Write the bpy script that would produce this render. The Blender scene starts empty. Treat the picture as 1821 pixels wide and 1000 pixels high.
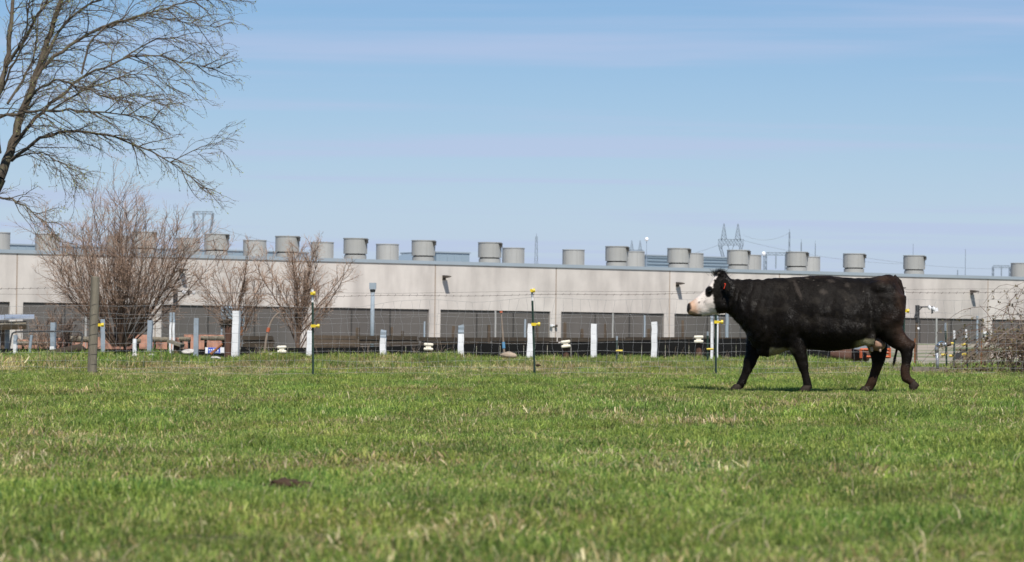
import bpy, bmesh, math, random
import numpy as np
from mathutils import Vector, Matrix, Euler

random.seed(7)
rng = np.random.default_rng(11)
S = bpy.context.scene
C = S.collection

# ------------------------------------------------------------------ camera
W0, H0, F = 1821.0, 1000.0, 5500.0          # photograph size and focal length, in its pixels
HC = 0.62                                   # camera height
PITCH = math.atan(104 / F)
ROLL = math.radians(0.69)
FWD = Vector((0, math.cos(PITCH), math.sin(PITCH)))
R0 = Vector((1, 0, 0)); U0 = R0.cross(FWD)
RV = R0 * math.cos(ROLL) + U0 * math.sin(ROLL)
UV = -R0 * math.sin(ROLL) + U0 * math.cos(ROLL)
CAM = Vector((0, 0, HC))
cam_d = bpy.data.cameras.new('camera'); cam = bpy.data.objects.new('camera', cam_d); C.objects.link(cam)
cam.matrix_world = Matrix(((RV.x, UV.x, -FWD.x, 0), (RV.y, UV.y, -FWD.y, 0), (RV.z, UV.z, -FWD.z, HC), (0, 0, 0, 1)))
cam_d.sensor_width = 36; cam_d.lens = 36 * F / W0
cam_d.clip_start = 0.1; cam_d.clip_end = 9000
cam_d.dof.use_dof = True; cam_d.dof.focus_distance = 36.5; cam_d.dof.aperture_fstop = 7.0
S.camera = cam

# ------------------------------------------------------------------ sky and sun
SUN_EL = math.radians(53); SUN_AZ = math.radians(8)     # azimuth from straight behind the camera, + = to its right
sun_dir = Vector((math.sin(SUN_AZ) * math.cos(SUN_EL), -math.cos(SUN_AZ) * math.cos(SUN_EL), math.sin(SUN_EL)))
world = bpy.data.worlds.new('World'); S.world = world; world.use_nodes = True
nt = world.node_tree; N = nt.nodes; L = nt.links; N.clear()
def nn(t, **kw):
    n = N.new(t)
    for k, v in kw.items(): setattr(n, k, v)
    return n
out = nn('ShaderNodeOutputWorld'); bg = nn('ShaderNodeBackground'); bg.inputs['Strength'].default_value = 0.059
sky = nn('ShaderNodeTexSky', sky_type='NISHITA', sun_disc=False)
sky.sun_elevation = SUN_EL; sky.sun_rotation = math.pi + SUN_AZ * -1
sky.altitude = 900; sky.air_density = 1.0; sky.dust_density = 0.25; sky.ozone_density = 4.0
# thin high cirrus: noise on a flat cloud sheet seen in perspective
tc = nn('ShaderNodeTexCoord'); sp = nn('ShaderNodeSeparateXYZ')
L.new(tc.outputs['Generated'], sp.inputs[0])
mx = nn('ShaderNodeMath', operation='MAXIMUM'); mx.inputs[1].default_value = 0.004; L.new(sp.outputs['Z'], mx.inputs[0])
ad = nn('ShaderNodeMath', operation='ADD'); ad.inputs[1].default_value = 0.03; L.new(mx.outputs[0], ad.inputs[0])
dx = nn('ShaderNodeMath', operation='DIVIDE'); L.new(sp.outputs['X'], dx.inputs[0]); L.new(ad.outputs[0], dx.inputs[1])
dy = nn('ShaderNodeMath', operation='DIVIDE'); L.new(sp.outputs['Y'], dy.inputs[0]); L.new(ad.outputs[0], dy.inputs[1])
cb = nn('ShaderNodeCombineXYZ'); L.new(dx.outputs[0], cb.inputs[0]); L.new(dy.outputs[0], cb.inputs[1])
mp = nn('ShaderNodeMapping'); mp.inputs['Scale'].default_value = (0.30, 0.85, 1); mp.inputs['Location'].default_value = (22.2, 11.4, 0)
mp.inputs['Rotation'].default_value = (0, 0, 0.12); L.new(cb.outputs[0], mp.inputs[0])
no = nn('ShaderNodeTexNoise'); no.inputs['Scale'].default_value = 1.0; no.inputs['Detail'].default_value = 5; no.inputs['Roughness'].default_value = 0.5
no.inputs['Distortion'].default_value = 0.3
L.new(mp.outputs[0], no.inputs['Vector'])
cr = nn('ShaderNodeMapRange'); cr.interpolation_type = 'SMOOTHERSTEP'
cr.inputs['From Min'].default_value = 0.44; cr.inputs['From Max'].default_value = 0.70; cr.inputs['To Max'].default_value = 0.6
L.new(no.outputs['Fac'], cr.inputs['Value'])
hs = nn('ShaderNodeHueSaturation'); hs.inputs['Saturation'].default_value = 1.32; hs.inputs['Value'].default_value = 1.0; hs.inputs['Hue'].default_value = 0.503
L.new(sky.outputs[0], hs.inputs['Color'])
mxc = nn('ShaderNodeMix', data_type='RGBA'); L.new(cr.outputs[0], mxc.inputs['Factor'])
L.new(hs.outputs[0], mxc.inputs[6]); mxc.inputs[7].default_value = (5.6, 6.3, 8.6, 1)
# pale low haze all round the horizon
hm = nn('ShaderNodeMath', operation='MULTIPLY'); hm.inputs[1].default_value = -1 / 0.072; L.new(mx.outputs[0], hm.inputs[0])
he = nn('ShaderNodeMath', operation='EXPONENT'); L.new(hm.outputs[0], he.inputs[0])
mxh = nn('ShaderNodeMix', data_type='RGBA'); L.new(he.outputs[0], mxh.inputs['Factor']); L.new(mxc.outputs[2], mxh.inputs[6]); mxh.inputs[7].default_value = (5.0, 5.95, 8.5, 1)
L.new(mxh.outputs[2], bg.inputs['Color']); L.new(bg.outputs[0], out.inputs[0])
sun_d = bpy.data.lights.new('sun', 'SUN'); sun_d.energy = 3.6; sun_d.angle = math.radians(0.55); sun_d.color = (1, 0.955, 0.89)
sun = bpy.data.objects.new('sun', sun_d); C.objects.link(sun)
sun.rotation_euler = (-sun_dir).to_track_quat('-Z', 'Y').to_euler(); sun.location = (0, -20, 40)
S.view_settings.view_transform = 'Standard'; S.view_settings.look = 'None'
S.view_settings.exposure = 0.65; S.view_settings.gamma = 1.0; S.view_settings.use_curve_mapping = False
S.cycles.use_denoising = True; S.cycles.max_bounces = 8; S.cycles.transparent_max_bounces = 8
S.cycles.use_adaptive_sampling = True; S.cycles.adaptive_threshold = 0.01

# ------------------------------------------------------------------ helpers
def at(px, py, Y):
    d = FWD + RV * ((px - W0 / 2) / F) + UV * ((H0 / 2 - py) / F)
    return CAM + d * (Y / d.y)
def lattice(ix, iy, seed):
    n = (ix.astype(np.int64) * 374761393 + iy.astype(np.int64) * 668265263 + seed * 974711) & 0x7fffffff
    n = (n ^ (n >> 13)) * 1274126177 & 0x7fffffff
    return ((n ^ (n >> 16)) & 0xffff) / 65535.0
def vnoise(x, y, sc, seed=0):
    x = np.asarray(x, float) / sc; y = np.asarray(y, float) / sc
    ix = np.floor(x); iy = np.floor(y); fx = x - ix; fy = y - iy
    fx = fx * fx * (3 - 2 * fx); fy = fy * fy * (3 - 2 * fy)
    a = lattice(ix, iy, seed); b = lattice(ix + 1, iy, seed); c = lattice(ix, iy + 1, seed); d = lattice(ix + 1, iy + 1, seed)
    return (a * (1 - fx) + b * fx) * (1 - fy) + (c * (1 - fx) + d * fx) * fy
def sstep(a, b, v):
    t = np.clip((v - a) / (b - a), 0, 1); return t * t * (3 - 2 * t)
MOUNDS = [(-4.4, 61.0, 0.9, .09), (-2.95, 61.2, .7, .09), (-1.45, 61.0, 1.0, .16), (0.5, 61.3, 0.6, .05), (2.2, 61.5, 1.0, .07), (-8.2, 61.2, 1.6, .05)]
def gz(x, y):
    x = np.asarray(x, float); y = np.asarray(y, float)
    z = 0.012 * np.clip(x, -14, 14) * (1 - sstep(70, 120, y))
    near = 1 - sstep(90, 150, y)
    z = z + near * ((vnoise(x, y, 2.3, 1) - .5) * .05 + (vnoise(x, y, 0.7, 2) - .5) * .02)
    k = np.exp(-((x - 3.7) / 2.2) ** 4 - ((y - 36.7) / 1.6) ** 4); z = z * (1 - k) + (.012 * x - .018) * k
    right = 1 - sstep(5.6, 7.4, x)
    z = z + (.115 * right + .03) * sstep(55.5, 60.5, y) * (1 - .75 * sstep(63, 70, y))
    for mx_, my_, r, h in MOUNDS:
        z = z + h * np.exp(-((x - mx_) ** 2 + (y - my_) ** 2 * .6) / (r * r))
    z = z + sstep(72, 190, y) * np.interp(x, [-28, 26], [-.34, .68])
    return z
def g1(x, y): return float(gz(np.array([x]), np.array([y]))[0])
def gp(px, py):
    lo, hi = 3.0, 66.0
    for _ in range(40):
        m = (lo + hi) / 2; p = at(px, py, m)
        if p.z > g1(p.x, m): lo = m
        else: hi = m
    p = at(px, py, lo); p.z = g1(p.x, p.y); return p

def mesh_obj(name, verts, faces, mat=None, parent=None, smooth=False):
    me = bpy.data.meshes.new(name)
    me.from_pydata([tuple(v) for v in verts], [], [tuple(f) for f in faces]); me.update()
    if smooth: me.polygons.foreach_set('use_smooth', [True] * len(me.polygons))
    if mat: me.materials.append(mat)
    o = bpy.data.objects.new(name, me); C.objects.link(o)
    if parent: o.parent = parent
    return o
class MB:
    def __init__(s): s.v = []; s.f = []
    def add(s, vs, fs):
        b = len(s.v); s.v.extend([Vector(v) for v in vs]); s.f.extend([tuple(i + b for i in f) for f in fs])
    def box(s, c, size, rot=None, taper=1.0):
        hx, hy, hz = size[0] / 2, size[1] / 2, size[2] / 2; c = Vector(c)
        vs = []
        for z in (-hz, hz):
            k = taper if z > 0 else 1
            for x, y in ((-hx, -hy), (hx, -hy), (hx, hy), (-hx, hy)): vs.append(Vector((x * k, y * k, z)))
        if rot is not None: vs = [rot @ v for v in vs]
        s.add([v + c for v in vs], [(0, 3, 2, 1), (4, 5, 6, 7), (0, 1, 5, 4), (1, 2, 6, 5), (2, 3, 7, 6), (3, 0, 4, 7)])
        return s
    def tube(s, pts, rs, n=8, caps=True):
        pts = [Vector(p) for p in pts]
        if not hasattr(rs, '__len__'): rs = [rs] * len(pts)
        rings = []; prev = None
        for i, p in enumerate(pts):
            t = (pts[min(i + 1, len(pts) - 1)] - pts[max(i - 1, 0)])
            t = t.normalized() if t.length > 1e-9 else Vector((0, 0, 1))
            if prev is None:
                a = Vector((0, 0, 1)) if abs(t.z) < .9 else Vector((1, 0, 0)); u = t.cross(a).normalized()
            else:
                u = prev - t * prev.dot(t); u = u.normalized() if u.length > 1e-6 else t.orthogonal().normalized()
            prev = u; w = t.cross(u)
            r = rs[i]; ra, rb = (r if isinstance(r, tuple) else (r, r))
            rings.append([p + u * math.cos(2 * math.pi * k / n) * ra + w * math.sin(2 * math.pi * k / n) * rb for k in range(n)])
        vs = [v for r in rings for v in r]; fs = []
        for i in range(len(rings) - 1):
            for k in range(n):
                a = i * n + k; b = i * n + (k + 1) % n
                fs.append((a, b, b + n, a + n))
        if caps:
            fs.append(tuple(range(n - 1, -1, -1))); fs.append(tuple((len(rings) - 1) * n + k for k in range(n)))
        s.add(vs, fs); return s
    def lathe(s, c, prof, n=24, cap0=True, cap1=True):
        c = Vector(c); vs = []; fs = []
        for r, z in prof:
            for k in range(n): vs.append(c + Vector((r * math.cos(2 * math.pi * k / n), r * math.sin(2 * math.pi * k / n), z)))
        for i in range(len(prof) - 1):
            for k in range(n):
                a = i * n + k; b = i * n + (k + 1) % n
                fs.append((a, b, b + n, a + n))
        if cap0: fs.append(tuple(range(n - 1, -1, -1)))
        if cap1: fs.append(tuple((len(prof) - 1) * n + k for k in range(n)))
        s.add(vs, fs); return s
    def build(s, name, mat, parent=None, smooth=False, origin=None):
        o0 = Vector(origin) if origin is not None else Vector((0, 0, 0))
        o = mesh_obj(name, [v - o0 for v in s.v], s.f, mat, parent, smooth)
        if origin is not None: o.location = o0
        return o
def tag(o, label, cat, group=None, kind=None):
    if label: o['label'] = label
    if cat: o['category'] = cat
    if group: o['group'] = group
    if kind: o['kind'] = kind
    return o
def thing(name, label, cat, loc=(0, 0, 0), group=None, rz=0):
    o = bpy.data.objects.new(name, None); C.objects.link(o); o.location = loc; o.rotation_euler = (0, 0, rz); o.empty_display_size = .2
    return tag(o, label, cat, group)

# ------------------------------------------------------------------ materials
def mat(name, col, rough=.8, var=.25, scale=4.0, col2=None, bump=0.0, bscale=30, metal=0, spec=.3, stretch=(1, 1, 1), streak=None, attr=None, detail=6):
    m = bpy.data.materials.new(name); m.use_nodes = True
    t = m.node_tree; n = t.nodes; l = t.links
    b = n['Principled BSDF']; b.inputs['Roughness'].default_value = rough; b.inputs['Metallic'].default_value = metal
    b.inputs['Specular IOR Level'].default_value = spec
    tc = n.new('ShaderNodeTexCoord'); mp = n.new('ShaderNodeMapping'); mp.inputs['Scale'].default_value = stretch
    l.new(tc.outputs['Object'], mp.inputs[0])
    nz = n.new('ShaderNodeTexNoise'); nz.inputs['Scale'].default_value = scale; nz.inputs['Detail'].default_value = detail; nz.inputs['Roughness'].default_value = .62
    l.new(mp.outputs[0], nz.inputs['Vector'])
    c2 = col2 if col2 else tuple(c * (1 - var) for c in col)
    mr = n.new('ShaderNodeMapRange'); mr.inputs['From Min'].default_value = .3; mr.inputs['From Max'].default_value = .7; l.new(nz.outputs['Fac'], mr.inputs['Value'])
    mix = n.new('ShaderNodeMix'); mix.data_type = 'RGBA'; l.new(mr.outputs[0], mix.inputs['Factor'])
    mix.inputs[6].default_value = (*c2, 1); mix.inputs[7].default_value = (*col, 1)
    last = mix.outputs[2]
    if streak:
        mp2 = n.new('ShaderNodeMapping'); mp2.inputs['Scale'].default_value = streak[1]; l.new(tc.outputs['Object'], mp2.inputs[0])
        n2 = n.new('ShaderNodeTexNoise'); n2.inputs['Scale'].default_value = 1; n2.inputs['Detail'].default_value = 5; l.new(mp2.outputs[0], n2.inputs['Vector'])
        r2 = n.new('ShaderNodeMapRange'); r2.inputs['From Min'].default_value = streak[3]; r2.inputs['From Max'].default_value = streak[4]; r2.inputs['To Max'].default_value = streak[2]
        l.new(n2.outputs['Fac'], r2.inputs['Value'])
        m2 = n.new('ShaderNodeMix'); m2.data_type = 'RGBA'; l.new(r2.outputs[0], m2.inputs['Factor']); l.new(last, m2.inputs[6]); m2.inputs[7].default_value = (*streak[0], 1)
        last = m2.outputs[2]
    oi = n.new('ShaderNodeObjectInfo'); ov = n.new('ShaderNodeMapRange'); ov.inputs['To Min'].default_value = .93; ov.inputs['To Max'].default_value = 1.05; l.new(oi.outputs['Random'], ov.inputs['Value'])
    hv = n.new('ShaderNodeHueSaturation'); l.new(ov.outputs[0], hv.inputs['Value']); l.new(last, hv.inputs['Color']); last = hv.outputs[0]
    l.new(last, b.inputs['Base Color'])
    if bump:
        bn = n.new('ShaderNodeTexNoise'); bn.inputs['Scale'].default_value = bscale; bn.inputs['Detail'].default_value = 4; l.new(mp.outputs[0], bn.inputs['Vector'])
        bp = n.new('ShaderNodeBump'); bp.inputs['Strength'].default_value = bump; bp.inputs['Distance'].default_value = .02
        l.new(bn.outputs['Fac'], bp.inputs['Height']); l.new(bp.outputs[0], b.inputs['Normal'])
    return m
M = {}
M['concrete'] = mat('precast_concrete', (.595, .55, .50), .9, .16, .55, bump=.15, bscale=3, streak=((.33, .30, .275), (.8, .9, .22), .7, .44, .72))
M['caulk'] = mat('joint_sealant', (.38, .31, .25), .85, .25, 1)
M['screen'] = mat('intake_screen', (.118, .108, .098), .8, .2, .6, stretch=(1, 1, .3))
M['mullion'] = mat('dark_mullion', (.055, .052, .048), .7, .2, 1)
M['flash'] = mat('blue_grey_flashing', (.30, .35, .385), .45, .12, .3, metal=.0, spec=.5)
M['bluemetal'] = mat('blue_grey_metal', (.25, .32, .37), .5, .12, .4, spec=.5)
M['fan'] = mat('fan_cowl_paint', (.365, .362, .335), .6, .10, .8, spec=.4, streak=((.24, .23, .20), (3, 3, .4), .4, .5, .75))
M['fandark'] = mat('fan_gap', (.085, .08, .07), .8, .3, 2)
M['roofing'] = mat('roof_membrane', (.42, .42, .40), .9, .15, .2)
M['lamp'] = mat('lamp_bronze', (.075, .06, .048), .5, .25, 3)
M['white'] = mat('white_paint', (.74, .74, .73), .75, .08, 6, bump=.2, bscale=20, streak=((.36, .33, .29), (9, 9, 2.2), .8, .54, .74))
M['greypost'] = mat('grey_blue_paint', (.30, .35, .39), .7, .18, 5, bump=.2)
M['galv'] = mat('galvanised_steel', (.42, .45, .47), .42, .25, 9, metal=.5, spec=.5)
M['wire'] = mat('fence_wire', (.34, .34, .33), .5, .15, 9, metal=.2, spec=.5)
M['barb'] = mat('rusty_wire', (.20, .17, .15), .6, .2, 9, metal=.3)
M['tgreen'] = mat('green_enamel', (.032, .062, .046), .5, .3, 12)
M['yellow'] = mat('yellow_plastic', (.68, .50, .03), .45, .1, 5)
M['cream'] = mat('cream_plastic', (.78, .72, .58), .55, .1, 8)
M['oldwood'] = mat('weathered_wood', (.24, .21, .155), .9, .38, 3, stretch=(6, 6, .6), bump=.6, bscale=18)
M['brownwood'] = mat('brown_wood', (.13, .095, .065), .9, .4, 3, stretch=(5, 5, 1), bump=.5, bscale=16)
M['redwood'] = mat('red_brown_post', (.12, .062, .042), .85, .35, 4, stretch=(5, 5, 1), bump=.4)
M['plank'] = mat('dark_plank', (.068, .052, .036), .9, .45, 2, stretch=(.7, 5, 5), bump=.5, bscale=16)
M['black'] = mat('black_rubber', (.010, .010, .0095), .85, .4, 2, bump=.25, bscale=8, spec=.15)
M['pink'] = mat('salmon_paint', (.56, .29, .20), .75, .14, .7, streak=((.40, .22, .16), (5, 5, .6), .5, .52, .75))
M['bark'] = mat('willow_bark', (.115, .09, .064), .9, .45, 5, stretch=(3, 3, .8), bump=.6, bscale=22, streak=((.14, .14, .075), (5, 5, 3), .6, .5, .68))
M['twig'] = mat('willow_twig', (.17, .125, .092), .8, .35, 3)
M['bud'] = mat('willow_bud', (.30, .33, .10), .7, .35, 4)
M['shrub'] = mat('shrub_bark', (.185, .122, .086), .88, .4, 4, bump=.3)
M['shrubtwig'] = mat('shrub_twig', (.42, .285, .20), .85, .3, 3)
M['bramble'] = mat('bramble_cane', (.17, .11, .08), .8, .35, 5)
M['drytwig'] = mat('dry_cane', (.30, .235, .18), .85, .3, 5)
M['bleaf'] = mat('bramble_leaf', (.125, .125, .045), .6, .5, 9, col2=(.15, .09, .045))
M['rock'] = mat('pale_rock', (.55, .52, .47), .9, .3, 5, bump=.6, bscale=10)
M['tanrock'] = mat('tan_rock', (.42, .33, .24), .9, .35, 6, bump=.6, bscale=10)
M['dirt'] = mat('dry_dung', (.075, .046, .027), .95, .55, 22, bump=1.0, bscale=40)
M['orange'] = mat('orange_paint', (.52, .12, .045), .6, .3, 6)
M['rust'] = mat('rust', (.30, .115, .045), .85, .4, 9)
M['signblue'] = mat('sign_blue', (.045, .10, .50), .5, .08, 3)
M['signwhite'] = mat('sign_white', (.80, .80, .80), .5, .05, 3)
M['car'] = mat('white_car_paint', (.78, .78, .79), .25, .03, 2, spec=.5)
M['glass'] = mat('dark_glass', (.03, .035, .04), .1, .1, 2, spec=.6)
M['rubber'] = mat('tyre_rubber', (.02, .02, .02), .8, .2, 4)
M['steel'] = mat('hazed_steel', (.27, .32, .37), .55, .1, .1, metal=.1)  # blue-grey tint stands in for distance haze on the far pylons
M['conductor'] = mat('conductor', (.30, .34, .38), .6, .05, .1)
M['darkmetal'] = mat('dark_steel', (.05, .05, .05), .55, .3, 5)
M['tinroof'] = mat('tin_roof', (.46, .49, .52), .4, .15, 2, metal=.3)
M['camwhite'] = mat('camera_white', (.80, .80, .80), .4, .05, 3)
M['blueplastic'] = mat('blue_plastic', (.12, .30, .48), .5, .15, 3)

# ------------------------------------------------------------------ ground
def axis(dense0, dense1, step, far0, far1):
    a = list(np.arange(dense0, dense1 + 1e-6, step)); d = step; v = dense1
    while v < far1: d *= 1.35; v += d; a.append(v)
    d = step; v = dense0
    while v > far0: d *= 1.35; v -= d; a.insert(0, v)
    return np.array(a)
gxs = axis(-16, 16, .3, -5000, 5000); gys = axis(4, 74, .3, -300, 7000)
GX, GY = np.meshgrid(gxs, gys); GZ = gz(GX, GY)
nx, ny = len(gxs), len(gys)
gv = np.stack([GX, GY, GZ], -1).reshape(-1, 3)
idx = np.arange(nx * ny).reshape(ny, nx)
gf = np.stack([idx[:-1, :-1], idx[:-1, 1:], idx[1:, 1:], idx[1:, :-1]], -1).reshape(-1, 4)
mg = bpy.data.materials.new('pasture_soil'); mg.use_nodes = True
t_ = mg.node_tree; n_ = t_.nodes; l_ = t_.links; b_ = n_['Principled BSDF']; b_.inputs['Roughness'].default_value = .95; b_.inputs['Specular IOR Level'].default_value = .1
ge = n_.new('ShaderNodeNewGeometry'); q1 = n_.new('ShaderNodeTexNoise'); q1.inputs['Scale'].default_value = .8; q1.inputs['Detail'].default_value = 8; l_.new(ge.outputs['Position'], q1.inputs['Vector'])
mA = n_.new('ShaderNodeMix'); mA.data_type = 'RGBA'; l_.new(q1.outputs['Fac'], mA.inputs['Factor']); mA.inputs[6].default_value = (.05, .065, .02, 1); mA.inputs[7].default_value = (.13, .115, .055, 1)
q2 = n_.new('ShaderNodeTexNoise'); q2.inputs['Scale'].default_value = .12; q2.inputs['Detail'].default_value = 6; l_.new(ge.outputs['Position'], q2.inputs['Vector'])
mB = n_.new('ShaderNodeMix'); mB.data_type = 'RGBA'; 
rB = n_.new('ShaderNodeMapRange'); rB.inputs['From Min'].default_value = .42; rB.inputs['From Max'].default_value = .55; l_.new(q2.outputs['Fac'], rB.inputs['Value']); l_.new(rB.outputs[0], mB.inputs['Factor'])
mB.inputs[6].default_value = (.10, .14, .05, 1); mB.inputs[7].default_value = (.34, .29, .235, 1)
sy = n_.new('ShaderNodeSeparateXYZ'); l_.new(ge.outputs['Position'], sy.inputs[0])
rC = n_.new('ShaderNodeMapRange'); rC.inputs['From Min'].default_value = 72; rC.inputs['From Max'].default_value = 84; l_.new(sy.outputs['Y'], rC.inputs['Value'])
mC = n_.new('ShaderNodeMix'); mC.data_type = 'RGBA'; l_.new(rC.outputs[0], mC.inputs['Factor']); l_.new(mA.outputs[2], mC.inputs[6]); l_.new(mB.outputs[2], mC.inputs[7])
l_.new(mC.outputs[2], b_.inputs['Base Color'])
ground = mesh_obj('ground', gv, gf.tolist(), mg, smooth=True); ground['kind'] = 'structure'; ground['label'] = 'grazed pasture ground rising to a grassy bank at the fence'

# ------------------------------------------------------------------ grass
def grass_mat():
    m = bpy.data.materials.new('grass_blades'); m.use_nodes = True
    t = m.node_tree; n = t.nodes; l = t.links; n.clear()
    o = n.new('ShaderNodeOutputMaterial'); at_ = n.new('ShaderNodeAttribute'); at_.attribute_name = 'Col'
    oi = n.new('ShaderNodeObjectInfo'); g = n.new('ShaderNodeNewGeometry')
    nz = n.new('ShaderNodeTexNoise'); nz.inputs['Scale'].default_value = .55; nz.inputs['Detail'].default_value = 5; l.new(g.outputs['Position'], nz.inputs['Vector'])
    hs = n.new('ShaderNodeHueSaturation'); l.new(at_.outputs['Color'], hs.inputs['Color'])
    h = n.new('ShaderNodeMapRange'); h.inputs['From Min'].default_value = .3; h.inputs['From Max'].default_value = .7; h.inputs['To Min'].default_value = .478; h.inputs['To Max'].default_value = .522; l.new(nz.outputs['Fac'], h.inputs['Value']); l.new(h.outputs[0], hs.inputs['Hue'])
    v = n.new('ShaderNodeMapRange'); v.inputs['To Min'].default_value = .78; v.inputs['To Max'].default_value = 1.22; l.new(oi.outputs['Random'], v.inputs['Value']); nb_ = n.new('ShaderNodeTexNoise'); nb_.inputs['Scale'].default_value = 1.1; nb_.inputs['Detail'].default_value = 4; nb_.inputs['Roughness'].default_value = .7; mpn = n.new('ShaderNodeMapping'); mpn.inputs['Scale'].default_value = (1, .45, 1); l.new(g.outputs['Position'], mpn.inputs[0]); l.new(mpn.outputs[0], nb_.inputs['Vector'])
    vb = n.new('ShaderNodeMapRange'); vb.inputs['From Min'].default_value = .3; vb.inputs['From Max'].default_value = .7; vb.inputs['To Min'].default_value = .70; vb.inputs['To Max'].default_value = 1.40; l.new(nb_.outputs['Fac'], vb.inputs['Value'])
    vm = n.new('ShaderNodeMath'); vm.operation = 'MULTIPLY'; l.new(v.outputs[0], vm.inputs[0]); l.new(vb.outputs[0], vm.inputs[1]); l.new(vm.outputs[0], hs.inputs['Value'])
    d = n.new('ShaderNodeBsdfPrincipled'); d.inputs['Roughness'].default_value = .55; d.inputs['Specular IOR Level'].default_value = .25; l.new(hs.outputs[0], d.inputs['Base Color'])
    tr = n.new('ShaderNodeBsdfTranslucent'); l.new(hs.outputs[0], tr.inputs['Color'])
    mx = n.new('ShaderNodeMixShader'); mx.inputs[0].default_value = .36; l.new(d.outputs[0], mx.inputs[1]); l.new(tr.outputs[0], mx.inputs[2]); l.new(mx.outputs[0], o.inputs[0])
    return m
M['grass'] = grass_mat()
GREENS = np.array([(.196, .276, .044), (.275, .350, .066), (.080, .150, .028), (.375, .425, .115), (.180, .258, .058)])
STRAWS = np.array([(.58, .46, .23), (.46, .36, .16), (.66, .56, .33), (.34, .26, .11)])
def clump(nb, rad, hmin, hmax, straw, width, lean, seed, bright=1.0):
    r = np.random.default_rng(seed)
    V = []; Fc = []; Cc = []
    for i in range(nb):
        a = r.uniform(0, 6.283); d = rad * math.sqrt(r.uniform()); bx, by = d * math.cos(a), d * math.sin(a)
        h = r.uniform(hmin, hmax) * (1 - .35 * d / rad); az = r.uniform(0, 6.283); ln = lean * r.uniform(.2, 1.3)
        is_s = r.uniform() < straw
        if is_s: ln *= 1.5; h *= r.uniform(.55, 1.1)
        dx, dy = math.cos(az), math.sin(az); fa = r.uniform(0, 6.283); sx, sy_ = math.cos(fa), math.sin(fa)
        w = width * r.uniform(.6, 1.25) * .5
        p1 = (bx + dx * h * ln * .35, by + dy * h * ln * .35, h * .58); p2 = (bx + dx * h * ln, by + dy * h * ln, h * (1 - .35 * min(ln, 1.2)))
        k = len(V)
        V += [(bx - sx * w, by - sy_ * w, -.015), (bx + sx * w, by + sy_ * w, -.015), (p1[0] + sx * w * .85, p1[1] + sy_ * w * .85, p1[2]), (p1[0] - sx * w * .85, p1[1] - sy_ * w * .85, p1[2]), p2]
        Fc += [(k, k + 1, k + 2, k + 3), (k + 3, k + 2, k + 4)]
        c = (STRAWS if is_s else GREENS)[r.integers(0, 4 if is_s else 5)] * r.uniform(.75, 1.25) * (1 if is_s else bright)
        Cc += [c] * 5
    return V, Fc, np.array(Cc)
protos = bpy.data.collections.new('grass_clumps')
specs = []
for i in range(6): specs.append((100, .16, .020, .072, .06 + .03 * i, .0048, 1.3))      # 0-5 short green
for i in range(3): specs.append((90, .16, .022, .07, .30, .0052, 1.5))                 # 6-8 mixed
for i in range(3): specs.append((90, .13, .04, .105, .04, .0058, 1.05))                # 9-11 lush
for i in range(3): specs.append((80, .17, .015, .055, .86, .0046, 1.5))                # 12-14 dry
for i in range(3): specs.append((60, .13, .06, .15, .22, .006, .9))                  # 15-17 tall bank grass
for i in range(2): specs.append((45, .13, .05, .14, .72, .005, 1.1))                  # 18-19 tall dry
for i, sp_ in enumerate(specs):
    V, Fc, Cc = clump(*sp_, seed=100 + i, bright=1.12 if 9 <= i <= 11 else 1)
    me = bpy.data.meshes.new(f'clump_{i:02d}'); me.from_pydata(V, [], Fc); me.update()
    ca = me.color_attributes.new('Col', 'FLOAT_COLOR', 'POINT')
    ca.data.foreach_set('color', np.concatenate([Cc, np.ones((len(Cc), 1))], 1).astype(np.float32).ravel())
    me.materials.append(M['grass'])
    protos.objects.link(bpy.data.objects.new(f'clump_{i:02d}', me))
HOOVES = [at(p, 697, 36.7).x for p in (1314, 1433, 1545)]
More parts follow.
